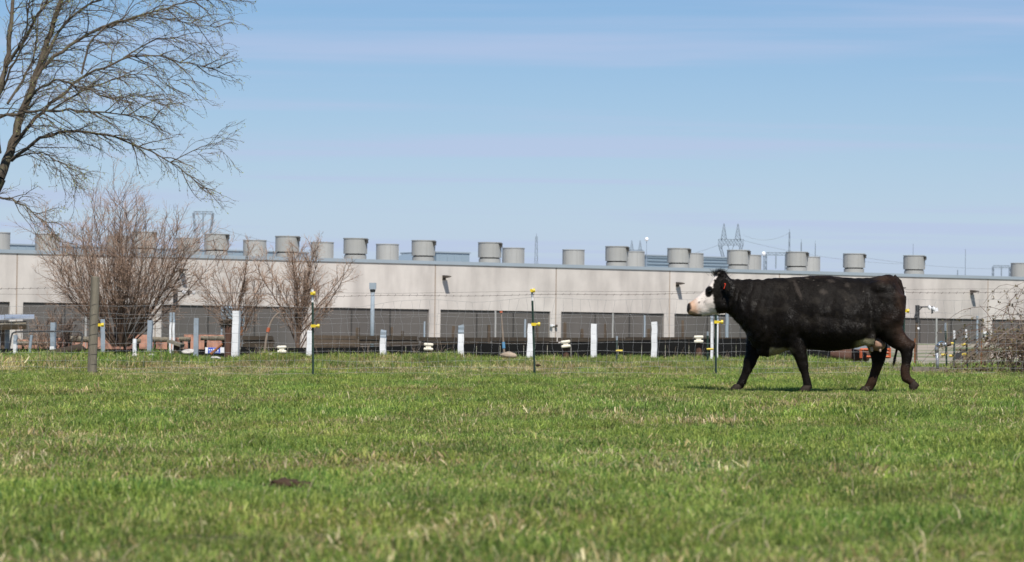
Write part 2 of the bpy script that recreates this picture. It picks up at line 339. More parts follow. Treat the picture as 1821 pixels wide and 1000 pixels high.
def grass_points():
    P = []; R = []; Sc = []; I = []
    def put(y0, y1, dens, ssc):
        hw = .17 * y1 + 1.6
        n = int((y1 - y0) * 2 * hw * dens)
        x = rng.uniform(-hw, hw, n); y = rng.uniform(y0, y1, n)
        k = np.abs(x) < .17 * y + 1.6; x = x[k]; y = y[k]
        dry = .30 * vnoise(x, y * .35, 1.3, 5) + .30 * vnoise(x, y * .5, .4, 6) + .40 * rng.uniform(size=len(x))
        lush = .6 * vnoise(x, y * .4, 1.2, 8) + .4 * vnoise(x, y * .7, .4, 9)
        u = rng.uniform(size=len(x)); ii = rng.integers(0, 6, len(x))
        lefty = (x < -6.3 - .5 * vnoise(y, x, 1, 3)) & (y > 58.3)
        bank = sstep(57.2, 59.5, y) * (1 - sstep(7.2, 8.5, x)); belt = np.exp(-((y - 57.4 - 1.2 * (vnoise(x, y, 2, 3) - .5)) / 2.1) ** 2)
        track = np.exp(-((y - 51.8) / 2.6) ** 2) * sstep(-10, -3, x)
        near = sstep(19, 9, y) if False else 1 - sstep(9, 21, y)
        dry = dry + .34 * belt * (1 - .5 * sstep(1, 4, x)) * (.4 + 1.2 * vnoise(x, y, 1.1, 14)) + .22 * track + .06 * near
        ii = np.where(dry > .60, rng.integers(6, 9, len(x)), ii)
        ii = np.where((dry > .755), rng.integers(12, 15, len(x)), ii)
        ii = np.where((lush + .12 * (u - .5) > .63) & (dry < .64), rng.integers(9, 12, len(x)), ii)
        ii = np.where((bank > u) & (y > 57), rng.integers(15, 18, len(x)), ii)
        ii = np.where((bank > u) & (dry > .62), rng.integers(18, 20, len(x)), ii)
        sc = ssc * rng.uniform(.7, 1.3, len(x)) * (.65 + .7 * vnoise(x, y, .8, 12)) * (1 - .4 * track)
        sc = sc * np.where(y > 57.5, .55 + 1.1 * vnoise(x, y, .6, 17), 1)
        sc = np.where(lefty, sc * 1.35, sc); sc = np.where((ii > 11) & (ii < 15), sc * rng.uniform(.8, 1.6, len(x)), sc)
        sc = sc * (1 - .42 * np.exp(-((x - 3.7) / 1.9) ** 4 - ((y - 34.6) / 2.6) ** 4))
        for hx in HOOVES: sc = sc * (1 - .55 * np.exp(-((x - hx) / .25) ** 2 - ((y - 36.5) / .9) ** 2))
        z = gz(x, y); keep = rng.uniform(size=len(x)) > .72 * track * (.35 + 1.0 * vnoise(x, y * .6, .9, 15)); x = x[keep]; y = y[keep]; z = z[keep]; sc = sc[keep]; ii = ii[keep]
        P.append(np.stack([x, y, z], 1)); Sc.append(sc); I.append(ii)
        R.append(np.stack([rng.normal(0, .12, len(x)), rng.normal(0, .12, len(x)), rng.uniform(0, 6.283, len(x))], 1))
    put(4.0, 14, 115, .72); put(14, 24, 90, .85); put(24, 40, 55, 1.05); put(40, 57, 42, 1.1); put(57, 66, 40, 1.0)
    return np.concatenate(P), np.concatenate(R), np.concatenate(Sc), np.concatenate(I)
P, R_, Sc, I = grass_points()
gme = bpy.data.meshes.new('grass'); gme.from_pydata(P.tolist(), [], [])
for nm, ty, da, key in (('rot', 'FLOAT_VECTOR', R_.astype(np.float32).ravel(), 'vector'), ('scl', 'FLOAT', Sc.astype(np.float32), 'value'), ('idx', 'INT', I.astype(np.int32), 'value')):
    a = gme.attributes.new(nm, ty, 'POINT'); a.data.foreach_set(key, da)
gme.materials.append(M['grass'])
grass = bpy.data.objects.new('grass', gme); C.objects.link(grass)
tag(grass, 'short grazed green pasture grass with straw coloured blades', 'grass', kind='stuff')
ng = bpy.data.node_groups.new('scatter', 'GeometryNodeTree')
ng.interface.new_socket('Geometry', in_out='INPUT', socket_type='NodeSocketGeometry'); ng.interface.new_socket('Geometry', in_out='OUTPUT', socket_type='NodeSocketGeometry')
gi = ng.nodes.new('NodeGroupInput'); go = ng.nodes.new('NodeGroupOutput'); iop = ng.nodes.new('GeometryNodeInstanceOnPoints'); ci = ng.nodes.new('GeometryNodeCollectionInfo')
ci.inputs['Collection'].default_value = protos; ci.inputs['Separate Children'].default_value = True; ci.inputs['Reset Children'].default_value = True
def named(ty, nm):
    n = ng.nodes.new('GeometryNodeInputNamedAttribute'); n.data_type = ty; n.inputs['Name'].default_value = nm; return n.outputs['Attribute']
iop.inputs['Pick Instance'].default_value = True
ng.links.new(gi.outputs[0], iop.inputs['Points']); ng.links.new(ci.outputs[0], iop.inputs['Instance'])
ng.links.new(named('INT', 'idx'), iop.inputs['Instance Index']); ng.links.new(named('FLOAT_VECTOR', 'rot'), iop.inputs['Rotation']); ng.links.new(named('FLOAT', 'scl'), iop.inputs['Scale'])
ng.links.new(iop.outputs[0], go.inputs[0])
gm = grass.modifiers.new('scatter', 'NODES'); gm.node_group = ng
# long dead stalks
mb = MB()
for i in range(110):
    y = random.uniform(7.5, 40); x = random.uniform(-.17 * y, .17 * y); z = g1(x, y); h = random.uniform(.04, .11); a = random.uniform(0, 6.28); ln = random.uniform(.2, 1.0)
    p = [Vector((x + math.cos(a) * h * ln * t * t, y + math.sin(a) * h * ln * t * t * .6, z + h * t * (1 - .35 * t * ln / 1.6) + .015)) for t in (0, .35, .7, 1)]
    mb.tube(p, [.0018, .0016, .0013, .0008], 4)
st = mb.build('dry_stalks', mat('straw', (.50, .42, .25), .8, .3, 6)); tag(st, 'scattered dead straw stalks standing above the pasture grass', 'straw', kind='stuff')
def lump(name, loc, size, material, label, cat, seed, rough=.35, sub=3, group=None, flat=.35):
    bm = bmesh.new(); bmesh.ops.create_icosphere(bm, subdivisions=sub, radius=1)
    r = np.random.default_rng(seed); K = [(r.normal(size=3) * r.uniform(1.5, 6), r.uniform(0, 6.28), r.uniform(.3, 1)) for _ in range(14)]
    for v in bm.verts:
        if cat == 'dung':
            pn = v.co.copy(); hfd = sum(math.sin(pn.dot(Vector(k) * 4) + ph) for k, ph, am in K) * .06
        else: hfd = 0
        d = hfd + sum(math.sin(v.co.dot(Vector(k)) + ph) * am / (1 + Vector(k).length * .25) for k, ph, am in K) * rough * .3
        v.co = v.co * (1 + d); v.co.x *= size[0]; v.co.y *= size[1]; v.co.z = max(v.co.z, -flat) * size[2]
    me = bpy.data.meshes.new(name); bm.to_mesh(me); bm.free(); me.materials.append(material)
    me.polygons.foreach_set('use_smooth', [sub > 2] * len(me.polygons))
    o = bpy.data.objects.new(name, me); C.objects.link(o); o.location = loc
    return tag(o, label, cat, group)
for k, (px, py, wpx, hz, lab) in enumerate([(512, 874, 84, .032, 'wide dark brown dung pat lying in the near grass'), (228, 858, 16, .022, 'small dark dung lump in grass at the lower left'),
        (760, 829, 30, .022, 'light brown dung crumb in grass left of centre'), (1290, 886, 22, .02, 'small tan dry lump in the grass below the cow')]):
    p = gp(px, py); sc = wpx / F * p.y / 2
    lump('dung_pat', (p.x, p.y, p.z + .010), (sc, sc * .8, hz), M['dirt'] if k != 3 else M['tanrock'], lab, 'dung', 30 + k, .8, 4, 'dung lumps in the pasture')
#SECTION2
# ------------------------------------------------------------------ warehouse
YL, YR = 178.0, 217.6
WA = at(0, 560, YL); WB = at(1821, 560, YR); WA.z = WB.z = 0
WD = (WB - WA).normalized(); WN = Vector((WD.y, -WD.x, 0))          # along the wall to the right, and out of the wall
WALL_RZ = math.atan2(WD.y, WD.x); WR = Matrix.Rotation(WALL_RZ, 3, 'Z')
def on_wall(px, py, off=0.0):
    """t along the wall and z where the ray meets the wall plane set back by off"""
    d = FWD + RV * ((px - W0 / 2) / F) + UV * ((H0 / 2 - py) / F)
    q = WA - WN * off
    k = (q - CAM).dot(WN) / d.dot(WN); p = CAM + d * k
    return (p - WA).dot(WD), p.z
ZB, ZO, ZT = -.45, on_wall(910, 553)[1], on_wall(910, 474)[1]
bld = thing('warehouse', 'long pale concrete warehouse with dark screened openings behind the fence', 'warehouse', WA, rz=WALL_RZ)
# everything below is in the building's own frame: x along the wall, -y out of it, z up
seams = [on_wall(p, 500)[0] for p in (30, 277, 547, 774, 989, 1191, 1386, 1573, 1757)]
wl = seams[1] - seams[0]
seams = [seams[0] - 2 * 8.2, seams[0] - 8.2] + seams + [seams[-1] + 8.2, seams[-1] + 16.4]
PW = .36; JG = .045
def prism(mb, pts, y0, y1):
    n = len(pts); vs = [(x, y0, z) for x, z in pts] + [(x, y1, z) for x, z in pts]
    mb.add(vs, [tuple(range(n)), tuple(range(2 * n - 1, n - 1, -1))] + [((i + 1) % n, i, i + n, (i + 1) % n + n) for i in range(n)])
for i in range(len(seams) - 1):
    a, b = seams[i] + JG, seams[i + 1] - JG
    mb = MB(); prism(mb, [(a, ZB), (a + PW, ZB), (a + PW, ZO), (b - PW, ZO), (b - PW, ZB), (b, ZB), (b, ZT), (a, ZT)], 0, .30)
    o = mb.build('wall_panel', M['concrete'], bld)
    MB().box(((seams[i]), .068, (ZB + ZT) / 2), (.088, .12, ZT - ZB - .02)).build('joint', M['caulk'], bld)
    x0, x1 = a + PW + .01, b - PW - .01; nsec = 3; w = (x1 - x0) / nsec
    for k in range(nsec):
        MB().box((x0 + w * (k + .5), .115, (ZB + ZO) / 2 - .01), (w - .09, .03, ZO - ZB - .03)).build('intake_screen', M['screen'], bld)
        if k: MB().box((x0 + w * k, .10, (ZB + ZO) / 2 - .01), (.075, .07, ZO - ZB - .03)).build('mullion', M['mullion'], bld)
    MB().box(((a + b) / 2, .36, (ZB + ZT) / 2), (b - a + .03, .08, ZT - ZB - .05)).build('inner_wall', M['mullion'], bld)
TX0, TX1 = seams[0], seams[-1]
MB().box(((TX0 + TX1) / 2, .13, ZT + .105), (TX1 - TX0 + .1, .40, .21)).build('roof_flashing', M['flash'], bld)
MB().box(((TX0 + TX1) / 2, 20.5, ZT + .02), (TX1 - TX0, 40, .16)).build('roof', M['roofing'], bld)
MB().box(((TX0 + TX1) / 2, 40.2, (ZB + ZT) / 2), (TX1 - TX0, .3, ZT - ZB)).build('back_wall', M['concrete'], bld)
for s, xx in ((-1, TX0 + .15), (1, TX1 - .15)): MB().box((xx, 20.4, (ZB + ZT) / 2 - .03), (.3, 39.8, ZT - ZB - .08)).build('end_wall', M['concrete'], bld)
# wall lamps: bracket on the wall, flat head reaching out
for px, py in ((322, 482), (789, 494), (1204, 506), (1597, 514), (1727, 520), (-120, 470)):
    t, z = on_wall(px, py)
    l = MB().box((t, -.06, z), (.20, .12, .30)).build('wall_lamp', M['lamp'], bld)
    mb = MB(); mb.box((t, -.17, z + .06), (.10, .14, .10))
    mb.add([(t - .17, -.20, z - .02), (t + .17, -.20, z - .02), (t + .14, -.72, z + .04), (t - .14, -.72, z + .04), (t - .17, -.20, z + .15), (t + .17, -.20, z + .15), (t + .12, -.72, z + .09), (t - .12, -.72, z + .09)],
           [(0, 1, 2, 3), (7, 6, 5, 4), (0, 4, 5, 1), (1, 5, 6, 2), (2, 6, 7, 3), (3, 7, 4, 0)])
    mb.build('lamp_head', M['lamp'], l)
for px, py in ((983, 579), (1752, 592)):                       # twin flood lights low on two pillars
    t, z = on_wall(px, py)
    o = MB().box((t, -.05, z), (.42, .06, .07)).build('floodlight', M['camwhite'], bld)
    for s in (-.18, .18): MB().lathe((t + s, -.14, z - .1), [(.05, 0), (.09, .03), (.09, .13), (.05, .16)], 10).build('floodlight_head', M['camwhite'] if s < 0 else M['lamp'], o)
# metal rooms standing on the roof
def roof_room(name, px0, px1, ytop, off, depth, material, label, ridges=True, slope_px=None, nrib=None, horiz=False):
    t0, zt = on_wall(px0, ytop, off); t1, _ = on_wall(px1, ytop, off); z0 = ZT + .1
    r = thing(name, label, 'roof room', WA + WD * ((t0 + t1) / 2) - WN * off + Vector((0, 0, z0)), rz=WALL_RZ)
    w = t1 - t0; h = zt - z0
    MB().box((0, depth / 2, h / 2), (w, depth, h)).build('wall', material, r)
    MB().box((0, depth / 2, h + .045), (w + .15, depth + .15, .09)).build('roof_edge', M['flash'], r)
    if horiz:
        for k in range(7): MB().box((0, -.04, h * (k + .5) / 7), (w, .07, h / 7 * .45), Matrix.Rotation(.4, 3, 'X')).build('louvre_slat', M['bluemetal'], r)
    else:
        for k in range(int(w / .6)): MB().box((-w / 2 + .3 + k * .6, -.015, h / 2), (.05, .03, h - .04)).build('rib', material, r)
    return r
roof_room('roof_plant_room', -260, 548, 428, 22, 8, M['bluemetal'], 'long blue grey metal plant room on the roof at left behind the fans')
rr = roof_room('roof_stair_room', 776, 835, 449.5, 20, 5, M['bluemetal'], 'small blue grey metal room on the roof beside a sloped end')
t0, _ = on_wall(712, 462, 20); t1, zt = on_wall(776, 449.5, 20); tc_, _ = on_wall((776 + 835) / 2, 449.5, 20)
mb = MB(); prism(mb, [(t0 - tc_, .02), (t1 - tc_ - .02, .02), (t1 - tc_ - .02, zt - ZT - .1)], .3, 4.7); mb.build('sloped_end', M['bluemetal'], rr)
roof_room('louvred_roof_screen', 1151, 1296, 455, 26, 4, M['bluemetal'], 'grey louvred screen of horizontal slats on the roof above the cow head', horiz=True)
# ------------------------------------------------------------------ fans
def make_fan(name, px, off, label, group, motor=True):
    t, _ = on_wall(px, 440, off)
    r = thing(name, label, 'roof fan', WA + WD * t - WN * off + Vector((0, 0, ZT + .1)), group, rz=WALL_RZ)
    R = .74; z1 = .42; z2 = 1.42
    if not motor: z1, z2 = .50, 1.63; R = .77
    MB().lathe((0, 0, 0), [(R * .94, 0), (R * .94, z1 - .03)], 32, True, True).build('base_ring', M['fan'], r, False)
    MB().lathe((0, 0, z1 - .03), [(R * .86, 0), (R * .86, .10)], 32).build('gap_ring', M['fandark'], r)
    mb = MB(); mb.lathe((0, 0, z1 + .05), [(R, 0), (R, z2 - z1 - .08), (R + .03, z2 - z1 - .08), (R + .03, z2 - z1 - .03), (R - .04, z2 - z1 - .03), (R - .05, .02)], 32, True, False)
    c = mb.build('cowl', M['fan'], r)
    for a in range(6):
        an = a * math.pi / 3 + .3; MB().box((math.cos(an) * (R + .006), math.sin(an) * (R + .006), (z1 + z2) / 2), (.02, .05, z2 - z1 - .16), Matrix.Rotation(an, 3, 'Z')).build('seam', M['fan'], c)
    MB().lathe((0, 0, z2 - .3), [(.12, 0), (.12, .18)], 12).build('hub', M['fandark'], r)
    for a in range(5):
        an = a * 1.2566; MB().box((math.cos(an) * .36, math.sin(an) * .36, z2 - .2), (.6, .14, .02), Matrix.Rotation(an, 3, 'Z') @ Matrix.Rotation(.4, 3, 'X')).build('blade', M['fandark'], r)
    if motor:
        an = -1.02; b = MB().box((math.cos(an) * (R + .06), math.sin(an) * (R + .06), z2 - .20), (.14, .16, .20), Matrix.Rotation(an, 3, 'Z')).build('motor_box', M['fandark'], r)
        MB().box((math.cos(an) * (R + .05), math.sin(an) * (R + .05), z2 - .07), (.12, .34, .05), Matrix.Rotation(an, 3, 'Z')).build('bracket', M['fandark'], r)
    return r
ordn = ['first', 'second', 'third', 'fourth', 'fifth', 'sixth', 'seventh', 'eighth', 'ninth', 'tenth', 'eleventh', 'twelfth', 'thirteenth', 'fourteenth', 'fifteenth']
FRONT = [256, 385, 511, 632, 753, 871, 1097, 1207, 1313, 1417, 1519, 1626]
BACK = [-4, 84, 211, 334, 453, 573, 689, 913, 1020, 1127, 1232, 1335, 1440, 1816]
for k, px in enumerate(FRONT): make_fan('roof_fan', px, 1.7, f'tall grey fan cowl with dark box, {ordn[k]} from left in front roof row', 'grey fans along the roof edge')
for k, px in enumerate(BACK): make_fan('roof_fan', px, 16.5, f'plain grey fan cowl, {ordn[k]} from left in the rear roof row', 'grey fans along the roof edge', False)
# masts and a lamp rising from the roof
def roof_mast(px, y0, off, r, label, name='roof_mast', ball=False):
    t, z = on_wall(px, y0, off); b = WA + WD * t - WN * off
    o = thing(name, label, 'mast', (b.x, b.y, ZT + .1))
    h = z - ZT - .1
    MB().tube([(0, 0, 0), (0, 0, h)], [r, r * .7], 6).build('pole', M['steel'], o)
    MB().box((0, 0, .05), (.2, .2, .1)).build('foot', M['steel'], o)
    if ball: MB().lathe((0, 0, h - .05), [(.05, 0), (.14, .06), (.14, .22), (.05, .3)], 10).build('lamp_globe', M['camwhite'], o, True)
roof_mast(1150, 428, 24, .035, 'thin pole with white globe at the left end of the louvred screen', 'roof_lamp', True)
roof_mast(1624, 434, 6, .03, 'thin grey mast behind the last tall fan on the right')
roof_mast(1717, 443, 8, .035, 'thin bare mast standing between the last tall fan and the right edge')
roof_mast(1703, 480, 3, .06, 'stubby dark post on the roof beside the thin bare mast')
roof_mast(1358, 454, 5, .05, 'short white tipped mast on the roof right of the cow head', 'roof_mast', True)
# ------------------------------------------------------------------ far power line
def beam(mb, a, b, r): mb.tube([a, b], r, 4)
def lattice_leg(mb, a, b, wa, wb, n, r):
    a = Vector(a); b = Vector(b)
    pr = None
    for i in range(n + 1):
        f = i / n; c = a.lerp(b, f); w = (wa + (wb - wa) * f) / 2
        q = [c + Vector((sx * w, sy * w, 0)) for sx, sy in ((-1, -1), (1, -1), (1, 1), (-1, 1))]
        if pr:
            for k in range(4):
                beam(mb, pr[k], q[k], r); beam(mb, pr[k], q[(k + 1) % 4], r * .7)
        for k in range(4): beam(mb, q[k], q[(k + 1) % 4], r * .6)
        pr = q
def cat_pylon(px, y_top, Y, wpx, label, r=.14):
    s = F / Y; tip = at(px, y_top, Y); gx = tip.x; g = 0.7; w = wpx / s; H = tip.z - g
    o = thing('lattice_pylon', label, 'pylon', (gx, Y, g), 'far lattice pylons')
    k = w / 12.3; top = H; zb = H - 7.6 * k; z1 = H - 10.4 * k
    mb = MB(); lattice_leg(mb, (0, 0, 0), (0, 0, H - 26 * k), 9 * k, 2.4 * k, 9, r); mb.build('body', M['steel'], o)
    for s_ in (-1, 1):
        mb = MB(); lattice_leg(mb, (0.7 * s_ * k, 0, H - 26 * k), (s_ * 5.4 * k, 0, z1), 1.4 * k, 1.2 * k, 7, r * .85); mb.build('arm', M['steel'], o)
        mb = MB(); lattice_leg(mb, (s_ * 3.4 * k, 0, zb + .2), (s_ * 3.4 * k, 0, top), 2.6 * k, .25 * k, 4, r * .8); mb.build('peak', M['steel'], o)
        mb = MB(); mb.tube([(s_ * 1.5 * k, 0, z1), (0, 0, z1 - 4.2 * k)], .16 * k, 5); mb.tube([(s_ * 3.6 * k, 0, z1), (s_ * 4.6 * k, 0, z1 - 1.6 * k)], .16 * k, 5); mb.build('insulator', M['steel'], o)
    mb = MB(); pr = None
    for i in range(9):
        x = (-6.1 + 12.2 * i / 8) * k; q = [(x, -.6 * k, zb), (x, .6 * k, zb), (x, .6 * k, z1), (x, -.6 * k, z1)]
        if pr:
            for j in range(4): beam(mb, pr[j], q[j], r * .85)
            beam(mb, pr[0], q[3], r * .7); beam(mb, pr[3], q[0], r * .7); beam(mb, pr[1], q[2], r * .7)
        beam(mb, q[0], q[3], r * .7); pr = q
    mb.build('crossarm', M['steel'], o)
    return o
cat_pylon(1300, 398, 1500, 45, 'largest lattice pylon with two peaks above the cow head', .15)
cat_pylon(1131, 428, 2300, 27, 'smaller two peaked pylon showing between two roof fans', .17)
def portal(px0, px1, ytop, Y, label, r=.16):
    a = at(px0, ytop, Y); b = at(px1, ytop, Y); g = .7
    o = thing('portal_gantry', label, 'pylon', ((a.x + b.x) / 2, Y, g), 'far lattice pylons'); w = (b.x - a.x) / 2; H = a.z - g; d = w * .16
    for s in (-1, 1):
        mb = MB(); lattice_leg(mb, (s * w * (.45 if px0 < 900 else 1), 0, 0), (s * w * .45 if px0 < 900 else s * w, 0, H * .62), d * 1.6, d * 1.4, 8, r)
        lattice_leg(mb, (s * w * .45 if px0 < 900 else s * w, 0, H * .62), (s * w, 0, H - d), d * 1.3, d, 6, r); mb.build('leg', M['steel'], o)
    mb = MB(); pr = None
    for i in range(11):
        x = -w + 2 * w * i / 10; q = [(x, 0, H), (x, 0, H - d * 1.6)]
        if pr: beam(mb, pr[0], q[0], r); beam(mb, pr[1], q[1], r); beam(mb, pr[i % 2], q[1 - i % 2], r * .8)
        pr = q
    mb.build('crossarm', M['steel'], o)
    mb = MB(); mb.tube([(0, 0, H - d), (0, 0, H * .82)], r * 2.2, 6); mb.build('insulator', M['steel'], o)
portal(344, 379, 376, 1300, 'faint gantry pylon behind the top of the bare shrub')
portal(1766, 1796, 472, 1700, 'low gantry pylon above the roof at the right edge')
portal(1362, 1398, 449, 1500, 'small gantry between pylon and fan right of the cow head')
def far_mast(px, ytop, Y, w0, label, lat=True):
    a = at(px, ytop, Y); o = thing('lattice_mast', label, 'mast', (a.x, Y, .7), 'far lattice masts'); H = a.z - .7
    mb = MB(); lattice_leg(mb, (0, 0, 0), (0, 0, H), w0, w0 * .25, 14, .12); mb.build('frame', M['steel'], o)
    MB().tube([(0, 0, H - .5), (0, 0, H + 1.5)], .1, 5).build('spike', M['steel'], o)
far_mast(954, 421, 1400, 3.2, 'slim lattice mast rising between roof fans at centre')
far_mast(1404, 413, 1500, 1.6, 'narrow steel tower behind the fan above the cow neck')
far_mast(1425, 431, 1500, .9, 'thin pole right of the narrow steel tower')
far_mast(1450, 434, 1500, .5, 'thinnest pole in the group of far poles above the cow back')
def cable(p, q, sag, label, r=.07):
    a = at(*p); b = at(*q); pts = [a.lerp(b, t / 14) - Vector((0, 0, sag * 4 * (t / 14) * (1 - t / 14))) for t in range(15)]
    o = MB().tube(pts, r, 4).build('power_line', M['conductor'], None, origin=a); tag(o, label, 'power line', 'far power lines')
cable((1322, 428, 1500), (1640, 470, 1700), 3, 'power line running right from the large pylon')
cable((1278, 436, 1500), (1040, 478, 1900), 4, 'power line dropping left from the large pylon')
cable((379, 402, 1300), (560, 440, 1700), 2, 'faint power line right of the gantry behind the shrub')
cable((1518, 455, 1500), (1800, 478, 1800), 2, 'faint power line above the roof at right')
cable((1322, 418, 1500), (1404, 414, 1500), 3, 'short power line between large pylon and narrow tower')
#SECTION3
# ------------------------------------------------------------------ woven wire fence
FY = 53.0
fence = thing('wire_fence', 'woven wire field fence with green steel posts and one wooden post', 'fence', (0, FY, 0))
FX0, FX1 = -13.0, 13.5
def fx(px, Y=FY): return at(px, 600, Y).x
def tab(px, table):
    xs, ys = zip(*table); return float(np.interp(px, xs, ys))
def px_of(x, Y=FY): return W0 / 2 + x * F / Y
def zrel(px, py): p = at(px, py, FY); return p.z
BARB = [(-400, 512), (100, 513), (600, 527), (950, 525), (1250, 522), (1700, 520), (2200, 522)]
SMOO = [(-400, 520), (100, 524), (600, 521), (700, 522), (950, 518), (1250, 519), (1700, 514), (2200, 514)]
TOPW = [(-400, 538), (100, 545), (430, 541), (560, 549), (640, 545), (700, 536), (780, 534), (850, 537), (940, 530), (1000, 531), (1100, 533), (1250, 533), (1700, 533), (2200, 536)]
ROWS = [(-.05, 'top'), (1.06, 0), (1.0, 0), (.885, 0), (.73, 0), (.56, 0), (.41, 0), (.25, 0), (.14, 0), (.04, 0)]
def wire_z(row, x):
    px = px_of(x); base = .012 * x
    if row == 0: return zrel(px, tab(px, TOPW)) + .012 * math.sin(x * 3.1)
    h = ROWS[row][0]; return base + h + .014 * math.sin(x * 1.7 + row * 2) + .008 * math.sin(x * 5.3 + row)
xs_ = np.arange(FX0, FX1, .19)
for row in range(len(ROWS)):
    o = MB().tube([(x, .01 * math.sin(x * 2 + row), wire_z(row, x)) for x in xs_], .0018 if row not in (0, 9) else .0021, 4).build('line_wire', M['wire'], fence)
mb = MB(); x = FX0
sr = random.Random(4)
while x < FX1:
    ph = sr.uniform(0, 6.28); am = sr.uniform(.008, .035); pts = []
    kink = sr.uniform(-.06, .06)
    for row in range(len(ROWS)):
        z = wire_z(row, x); off = am * math.sin(row * .8 + ph) + (kink if row == 1 else kink * .6 if row == 2 else 0)
        pts.append(Vector((x + off, .012, z)))
    fine = []
    for a, b in zip(pts, pts[1:]):
        m = a.lerp(b, .5); m.x += sr.uniform(-.012, .012); fine += [a, m]
    fine.append(pts[-1]); mb.tube(fine, .0016, 4); x += .1524
o = mb.build('stay_wires', M['wire'], fence); o['kind'] = 'stuff'
mb = MB()
mb.tube([(x, 0, zrel(px_of(x), tab(px_of(x), BARB)) + .01 * math.sin(x * 2.3)) for x in xs_], .0032, 4)
x = FX0
while x < FX1:
    z = zrel(px_of(x), tab(px_of(x), BARB)) + .01 * math.sin(x * 2.3)
    mb.tube([(x - .012, -.02, z - .018), (x + .012, .02, z + .018)], .003, 3); mb.tube([(x + .01, -.02, z + .018), (x - .012, .02, z - .018)], .003, 3); x += .125
mb.build('barbed_wire', M['barb'], fence)
MB().tube([(x, .02, zrel(px_of(x), tab(px_of(x), SMOO))) for x in xs_], .0022, 4).build('smooth_wire', M['barb'], fence)
def insulator(parent, x, z, right=.10, loc=Vector((0, 0, 0)), flip=1):
    o = MB().box((x + .01 * flip, -.045, z), (.085, .05, .05)).build('insulator', M['yellow'], parent)
    if right:
        b = MB().tube([(x, -.05, z), (x + right * flip, -.05, z)], .016, 8); b.tube([(x + (right - .02) * flip, -.05, z), (x + (right + .02) * flip, -.05, z)], .034, 8); b.build('wire_clip', M['yellow'], parent)
    return o
def t_post(parent, name, x, y, z0, z1, lean=(0, 0), white=.22, mats=('tgreen', 'white'), ins=()):
    o = bpy.data.objects.new(name, None); C.objects.link(o); o.parent = parent; o.location = (x, y, z0)
    h = z1 - z0; o.rotation_euler = (lean[1], lean[0], 0)
    mb = MB(); mb.box((0, 0, (h - white) / 2), (.036, .008, h - white)); mb.box((0, -.018, (h - white) / 2), (.008, .034, h - white))
    k = 0
    while .08 + k * .055 < h - white: mb.box((0, -.038, .08 + k * .055), (.013, .012, .022)); k += 1
    mb.build('shaft', M[mats[0]], o)
    if white: 
        mb = MB(); mb.box((0, 0, h - white / 2), (.036, .0085, white)); mb.box((0, -.018, h - white / 2), (.008, .034, white)); mb.build('painted_top', M[mats[1]], o)
    for z, r in ins: insulator(o, 0, z - z0, r)
    return o
for px, pxb, yt, ys in ((556, 557, 515, ((522, .03), (580, .10))), (946, 951, 512, ((517, .03), (577, .10))), (1273, 1273, 516, ((523, .03), (573, .10))), (1608, 1606, 520, ((553, .06),)), (-230, -228, 512, ((520, .03), (578, .1)))):
    a = at(px, yt, FY); b = at(pxb, 668, FY); zb = g1(b.x, FY) - .04
    t_post(fence, 'steel_post', b.x, -.02, zb, a.z, lean=((a.x - b.x) / (a.z - zb), 0), ins=[(at(px, q, FY).z, r) for q, r in ys])
a = at(170, 492, FY); zb = g1(a.x, FY) - .1; h = a.z - zb
mb = MB(); mb.tube([(a.x - .035, -.05, zb), (a.x - .02, -.05, zb + h * .35), (a.x - .006, -.05, zb + h * .7), (a.x, -.05, zb + h - .015), (a.x + .001, -.05, zb + h)], [.082, .079, .076, .074, .068], 20)
wp = mb.build('wooden_post', M['oldwood'], fence, False); insulator(wp, a.x + .07, at(178, 578, FY).z, .07)
for q in range(7):   # wire wraps round the wooden post
    z = zb + .25 + q * .17; MB().tube([(a.x - .018 + .085 * math.cos(t * .5 + 2.7), -.05 + .085 * math.sin(t * .5 + 2.7), z + .008 * t) for t in range(8)], .003, 4).build('wire_wrap', M['barb'], wp)
# ------------------------------------------------------------------ upright posts behind the fence
def rough_post(name, px, wpx, ytop, Y, material, label, cat='post', group=None, taper=.94, lean=0, capmat=None, cap_frac=0, round_=False, sink=.12, ybot=None):
    a = at(px, ytop, Y); s = F / Y; w = wpx / s; zb = (at(px, ybot, Y).z if ybot else g1(a.x, Y)) - sink; h = a.z - zb
    o = thing(name, label, cat, (a.x, Y, zb), group); o.rotation_euler = (0, lean, random.uniform(-.25, .25))
    def seg(z0, z1, m, nm, grow=1.0):
        mb = MB(); n = 5; pts = []; rs = []
        for i in range(n + 1):
            f = z0 + (z1 - z0) * i / n; k = (1 - (1 - taper) * f / h) * random.uniform(.988, 1.012) * grow
            pts.append((random.uniform(-.006, .006), random.uniform(-.006, .006), f)); rs.append(w / 2 * k * (1.0 if round_ else 1.2))
        mb.tube(pts, rs, 12 if round_ else 4)
        ob = mb.build(nm, m, o)
        if not round_:
            ob.rotation_euler = (0, 0, math.pi / 4 * 0)
            for v in ob.data.vertices: pass
            ob.data.transform(Matrix.Rotation(math.pi / 4, 4, 'Z'))
        return ob
    if cap_frac: seg(0, h * (1 - cap_frac), material, 'shaft'); seg(h * (1 - cap_frac), h, capmat, 'unpainted_top', .985)
    else: seg(0, h, material, 'shaft')
    return o, w, h
PG = 'white painted posts behind the fence'
WP = [(419.5, 14, 553, 'tall white painted post beside the brown post with a nest', 0, 0), (551, 11, 588, 'white post half hidden by the left green steel post', 0, 0), (682, 12.5, 588, 'white post with grey top right of the shorter bare tree', .22, 0),
      (820, 12.5, 579, 'white post with grey top left of the pale rock', .22, 0), (942.5, 12.5, 576, 'leaning white post beside the middle green steel post', 0, .02), (1057, 12, 576, 'white post between the two cream spools at centre', 0, 0), (1164, 12, 572.5, 'white post nearest the cow muzzle', 0, 0)]
